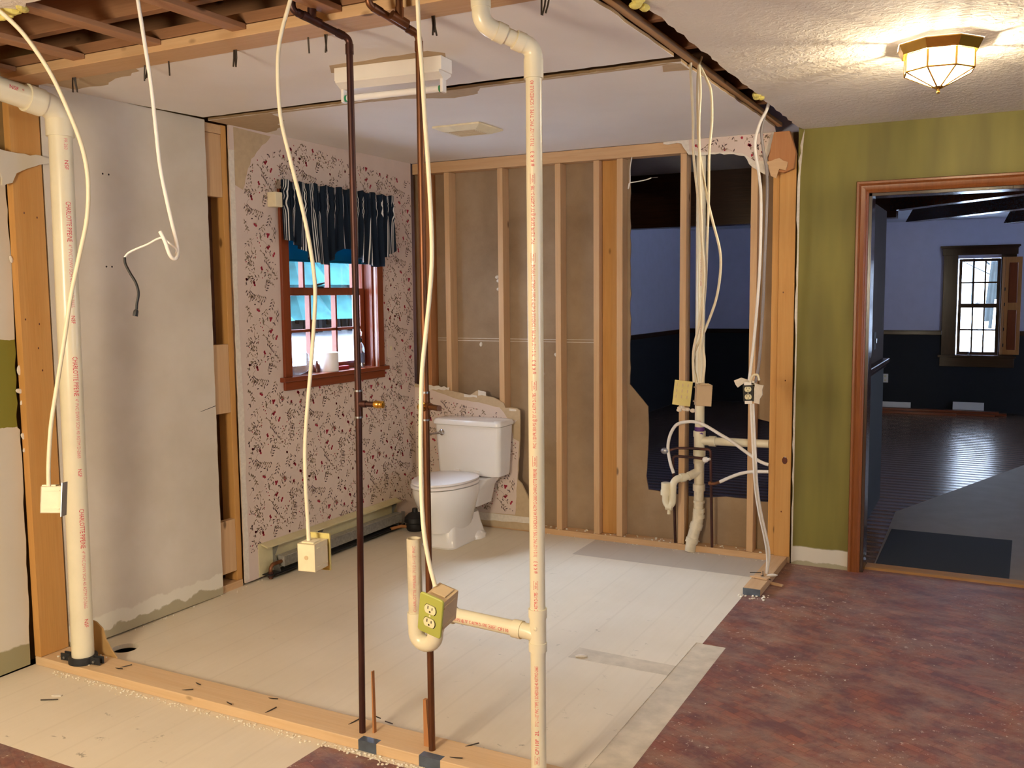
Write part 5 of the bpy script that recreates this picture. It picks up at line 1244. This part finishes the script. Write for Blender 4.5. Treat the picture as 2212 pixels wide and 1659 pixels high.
p1 = V((cx_ - .03, 5.355, tz + .01)); p2 = V((cx_ - .032, 5.352, .30)); inl = at(1438, 1040, 1, 5.35)
U = [ta] + arcpts(ta, p1, p2, .045, 8) + arcpts(p1, V((p2.x, p2.y, .285)), V((inl.x, 5.35, .285)), .04, 8) + arcpts(V((p2.x, p2.y, .285)), V((inl.x, 5.35, .285)), V((inl.x, 5.35, .6)), .04, 8) + [V((inl.x, 5.35, .40))]
b.tube(U, .0215, 20); b.tube([(inl.x, 5.35, .355), (inl.x, 5.35, .385)], .030, 20); b.tube([(inl.x, 5.35, .385), (inl.x, 5.35, .43)], .027, 20)
b.tube([ta + (p1 - ta).normalized() * .03, ta + (p1 - ta).normalized() * .06], .0265, 20); b.lathe([(.010, -.03), (.010, .01)], ((p2.x + inl.x) / 2, 5.351, .27), n=8); obj('trap', b, M['pvc'], vs_)
for z_, bd_ in ((2.27, 'PVC'), (2.05, 'DWV'), (1.80, '2" PVC DWV ASTM D-2665'), (1.45, 'CHARLOTTE PIPE/NE'), (.80, 'NSF')):
    text_on(vs_, bd_, .017, (vx, vy, z_), V((0, 0, -1)), rotz(V((-vx, -vy, 0)).normalized(), 5), .0285, M['pvcfaint'])
# supply lines
cu = thing('supply_line', 'dark copper supply pipes crossing behind the vent stack stud', 'pipe', (-1.53, 5.45, 0))
P_ = lambda u, v, y: at(u, v, 1, y)
b = B(); b.tube([P_(1443, 974, 5.42)] + [P_(1462, 968, 5.43), P_(1484, 968, 5.436)] + arcpts(P_(1484, 968, 5.436), P_(1535, 971, 5.43), P_(1536, 1180, 5.43), .02, 6) + [V((P_(1536, 1100, 5.43).x, 5.46, .036))], .0085, 12); obj('upper_line', b, M['copperdark'], cu)
b = B(); b.tube([P_(1524, 991, 5.42), P_(1484, 987, 5.43)] + arcpts(P_(1484, 987, 5.436), P_(1454, 985, 5.43), P_(1455, 1170, 5.43), .02, 6) + [V((P_(1455, 1100, 5.43).x, 5.47, .036))], .0085, 12); obj('lower_line', b, M['copperdark'], cu)
b = B(); p = P_(1436, 974, 5.41); b.ball(p, .026, .014, .020, 10, 6); obj('stop_valve', b, M['steel'], cu)
b = B(); p = P_(1524, 993, 5.41); b.ball(p, .020, .016, .018, 10, 6); b.tube([p, p + V((.03, -.01, .008))], .008, 8); obj('stop_valve', b, M['white'], cu)
h1 = thing('supply_hose', 'white plastic supply hose arching from the trap up to the right', 'hose', P_(1455, 1020, 5.42))
b = B(); b.tube(spline([P_(u, v, 5.415) for u, v in ((1455, 1022), (1448, 1000), (1443, 970), (1446, 945), (1455, 925), (1466, 915), (1485, 911), (1505, 912), (1525, 920), (1555, 938), (1580, 953), (1608, 974), (1640, 996), (1660, 1004))], 6), .0098, 12); obj('tubing', b, M['cablewhite'], h1)
h2 = thing('supply_hose', 'short white supply hose with copper end right of the vent stack', 'hose', P_(1600, 1025, 5.42))
b = B(); b.tube(spline([P_(u, v, 5.425) for u, v in ((1553, 1042), (1575, 1032), (1600, 1023), (1625, 1019), (1660, 1019))], 6), .0098, 12); obj('tubing', b, M['cablewhite'], h2)
b = B(); b.tube([P_(1534, 1044, 5.428), P_(1544, 1045, 5.426), P_(1555, 1041, 5.425)], .0105, 12); b.ball(P_(1534, 1044, 5.428), .014, .014, .014, 10, 6); obj('copper_fitting', b, M['copper'], h2)
lw = thing('loose_wire', 'short white loose wire dangling at the top of the dark opening', 'wire', P_(1362, 340, 5.47))
b = B(); b.tube(spline([P_(u, v, 5.46) for u, v in ((1368, 326), (1364, 345), (1361, 365), (1361, 392), (1357, 408), (1358, 400), (1361, 395), (1378, 392), (1397, 388), (1407, 384))], 5), [.003] * 46, 8); obj('conductor', b, M['cablewhite'], lw)
b = B(); b.tube([P_(1407, 384, 5.46), P_(1421, 383, 5.46)], .0018, 6); obj('bare_tip', b, M['steel'], lw)

# ================================================================== LIGHTS AND VENT
fl = thing('fluorescent_light', 'white strip fluorescent fixture on the laundry ceiling', 'light', (-2.14, 3.1, ZC))
ang = math.atan2(.033, .434); M3 = Matrix.Rotation(ang, 3, 'Z'); fc = V((-2.125, 3.10, ZC))
b = B(); obx(b, fc, M3, -.236, .236, -.045, .045, -.052, -.0008); obj('housing', b, M['white'], fl, False, .002)
b = B(); b.rings([[fc + M3 @ V((x, y, z)) for y, z in ((-.050, -.052), (-.050, -.060), (-.012, -.080), (.012, -.080), (.050, -.060), (.050, -.052))] for x in (-.228, .228)]); obj('reflector', b, M['white'], fl, False)
for s in (-1, 1):
    b = B(); obx(b, fc, M3, s * .220 - .006, s * .220 + .006, -.016, .016, -.128, -.078); obj('lamp_holder', b, M['white'], fl, False, .002)
b = B(); b.tube([fc + M3 @ V((-.205, 0, -.112)), fc + M3 @ V((.205, 0, -.112))], .0127, 18); tb_ = obj('tube', b, M['tubewhite'], fl)
for s in (-1, 1):
    b = B(); b.tube([fc + M3 @ V((s * .2045, 0, -.112)), fc + M3 @ V((s * .2145, 0, -.112))], .0132, 18); obj('end_cap', b, M['greencap'], tb_)
vn = thing('exhaust_vent', 'square cream exhaust vent grille on the bathroom ceiling', 'vent', (-2.575, 4.45, ZC))
b = B(); b.rings([[(x, y, z) for x, y in ((-2.715 + k, 4.32 + k), (-2.43 - k, 4.32 + k), (-2.43 - k, 4.585 - k), (-2.715 + k, 4.585 - k))] for z, k in ((ZC - .001, 0), (ZC - .010, .0), (ZC - .028, .045))]); obj('cover', b, M['box'], vn, False)
b = B()
for i in range(7): b.box(-2.65, -2.495, 4.385 + i * .021, 4.392 + i * .021, ZC - .0295, ZC - .027)
obj('grille', b, M['boxtan'], vn, False)
# octagonal brass and glass ceiling lamp
lc = V((-.235, 3.85, ZC)); lm = thing('ceiling_lamp', 'lit octagonal brass and glass ceiling lamp over the kitchen floor', 'ceiling lamp', lc)
def octa(r_, z, off=22.5 + 8): return [lc + V((math.cos(R(off + 45 * k)) * r_, math.sin(R(off + 45 * k)) * r_, z)) for k in range(8)]
b = B(); b.rings([octa(.150, -.0015), octa(.150, -.004), octa(.134, -.036), octa(.130, -.036), octa(.145, -.006)], False); b.rings([octa(.148, -.001), octa(.146, -.003)], True)
obj('base', b, M['brass'], lm, False)
ra, rb_, za, zb2, zc_ = .122, .122, -.037, -.098, -.152
b = B(); b.rings([octa(ra, za), octa(rb_, zb2), octa(.016, zc_)], False); obj('glass_panels', b, M['lampglass'], lm, False)
A_, B_, C_ = octa(ra, za), octa(rb_, zb2), octa(.016, zc_)
for k in range(8):
    b = B(); b.tube([A_[k], B_[k]], .0046, 6); b.tube([B_[k], C_[k]], .0034, 6); obj('rib', b, M['brass'], lm, False)
b = B(); b.tube([B_[k % 8] for k in range(9)], .0036, 6); obj('rim', b, M['brass'], lm, False)
b = B(); b.lathe([(.020, -.150), (.014, -.156), (.006, -.160), (.005, -.166), (.007, -.170), (.005, -.175), (0, -.176)], lc, n=16); obj('finial', b, M['brass'], lm)
b = B()
for s in (-1, 1):
    b = B(); c_ = lc + V((s * .045, s * .02, -.075)); b.ball(c_, .022, .022, .026, 14, 9); b.tube([c_ + V((0, 0, .02)), c_ + V((0, 0, .065))], .013, 12); obj('bulb', b, M['bulb'], lm)

# ================================================================== DEBRIS, PATCHES
r = random.Random(12); b = B()
def crumb(x, y, z, s):
    b.ball((x, y, z + s * .4), s, s * r.uniform(.5, 1), s * r.uniform(.4, .7), 6, 4, Matrix.Rotation(r.uniform(0, 6), 3, 'Z'))
for i in range(420):
    t = r.random(); crumb(-3.5 + 2.35 * t, Y0 - .008 - abs(r.gauss(0, .016)), 0, r.uniform(.002, .0055) * (1.25 if t > .55 else 1))
for i in range(150): crumb(r.uniform(-1.85, -1.2), Y0 - .012 - abs(r.gauss(0, .03)), 0, r.uniform(.002, .006))
for i in range(60): crumb(r.uniform(-2.65, -1.06), yb + r.uniform(.002, .07), .036, r.uniform(.003, .009))
for i in range(50): crumb(r.uniform(-2.65, -1.15), yb - abs(r.gauss(0, .03)), 0, r.uniform(.002, .006))
for i in range(60): crumb(r.uniform(-.98, 1.2), r.uniform(2.6, 4.4), 0, r.uniform(.001, .0035))
for i in range(40): crumb(XL + abs(r.gauss(.01, .012)), r.uniform(2.7, 3.95), 0, r.uniform(.002, .005))
for i in range(30): crumb(r.uniform(-1.16, -.98), r.uniform(4.70, 4.80), 0, r.uniform(.003, .010))
for i in range(24): crumb(r.gauss(-3.42, .05), r.uniform(2.52, 2.64), .038, r.uniform(.002, .007))
tag(obj('rubble', b, M['crumb'], smooth=False), 'small white plaster crumbs scattered along the sill and walls', 'debris', None, 'stuff')
for (u, v, s_, lab) in ((1557 - 302, 1420, .018, 'white chip lying in the bare strip behind the white drain pipe'), (1668, 1245, .02, 'plaster chunk on the short right sill end'), (1500, 1172, .022, 'plaster chunk at the foot of the vent stack')):
    p = at(u, v, 2, .039 if u == 1668 else .0 if v > 1300 else .036); b = B(); b.ball(p + V((0, 0, s_ * .3)), s_ * 1.6, s_ * .6, s_ * .4, 7, 5, Matrix.Rotation(.5, 3, 'Z'))
    tag(obj('plaster_chunk', b, M['gyp'], smooth=False), lab, 'plaster chunk')
b = B(); p = at(107, 1511, 2, .0025); b.tube([p + V((-.028, -.018, 0)), p + V((.03, .014, .001))], .0025, 6)
tag(obj('nail', b, M['nail']), 'loose dark nail lying on the front floor at left', 'nail')
b = B(); p = at(113, 1505, 2, .0); b.obox(p + V((.012, .012, .003)), .04, .012, .004, Matrix.Rotation(.4, 3, 'Z')); tag(obj('plaster_chunk', b, M['gyp'], smooth=False), 'thin white flake beside the loose nail at left', 'plaster chunk')
b = B()
for k, (u, v) in enumerate(((1632, 1238), (1640, 1247), (1648, 1240), (1655, 1250))):
    p = at(u, v, 2, .041); a = k * .9; b.tube([p - V((math.cos(a), math.sin(a), 0)) * .03, p + V((math.cos(a), math.sin(a), .25)) * .03], .0022, 6)
obj('nail', b, M['nail'], side)
for (u, v, lab) in ((1640, 1248, 'splintered wood sliver lying across the short right sill'), (1672, 1262, 'splintered wood sliver lying right of the short sill end')):
    p = at(u, v, 2, .044 if u == 1640 else .004); b = B(); b.prism(2, [(p.x - .05, p.y), (p.x + .045, p.y - .02), (p.x + .05, p.y), (p.x - .01, p.y + .022)], p.z - .003, p.z + .005); tag(obj('wood_splinter', b, M['pineX'], smooth=False), lab, 'splinter')

# ================================================================== OUTDOORS
b = B()
def slope(b, pts):                        # snow bank rising away from the house: (x, y, z) rows
    n = len(pts[0]); b.add([p for r_ in pts for p in r_], [(i * n + k, i * n + k + 1, (i + 1) * n + k + 1, (i + 1) * n + k) for i in range(len(pts) - 1) for k in range(n - 1)])
r = random.Random(14)
slope(b, [[(x, y, z + r.uniform(-.08, .08)) for y in range(-20, 61, 4)] for x, z in ((-3.78, -.5), (-6, -.35), (-9, .25), (-12, .75), (-16, 1.05), (-22, 1.5), (-40, 3.0))])
slope(b, [[(x, y, z + r.uniform(-.08, .08)) for x in range(-4, 41, 4)] for y, z in ((13.62, -.5), (17, -.3), (22, .1), (28, .6), (40, 1.2), (80, 3.0))])
slope(b, [[(x, y, -.5) for y in (-20, 13.6)] for x in (3.8, 40)])
struct('ground_snow', b, M['snow'], angle=80)
def woods(name, label, spots, seed, con):
    r = random.Random(seed); b = B()
    for (x, y) in spots:
        h = r.uniform(4, 6.5); q = r.uniform(.05, .13); b.m = 0
        b.tube([(x, y, -.5), (x + r.uniform(-.3, .3), y, h * .5), (x + r.uniform(-.6, .6), y, h)], [q, q * .7, .02], 6)
        for k in range(5):
            z = r.uniform(2, h); a = r.uniform(0, 6.28); L = r.uniform(.8, 2); b.tube([(x, y, z), (x + math.cos(a) * L, y + math.sin(a) * L, z + L * .5)], [.025, .008], 5)
        if r.random() < con:
            b.m = 1
            for k in range(7):
                z = 1.9 + k * h / 8; w = 1.15 * (1 - k / 9); b.lathe([(w, 0), (w * .6, .5), (.05, 1.5)], (x + .1, y, z - .8), n=9, cap=True)
    return tag(obj(name, b, [M['bark'], M['conifer']], smooth=False, weld=False), label, 'trees', None, 'stuff')
r = random.Random(6)
woods('woods', 'pale snowy woods seen through the bathroom window', [(-x, x * (.95 + .75 * r.random())) for x in [13 + 12 * r.random() for _ in range(300)]], 1, .8)
woods('woods', 'bare woods seen through the far window beyond the doorway', [(-8 + r.random() * 16, 26 + r.random() * 14) for _ in range(40)], 2, .0)
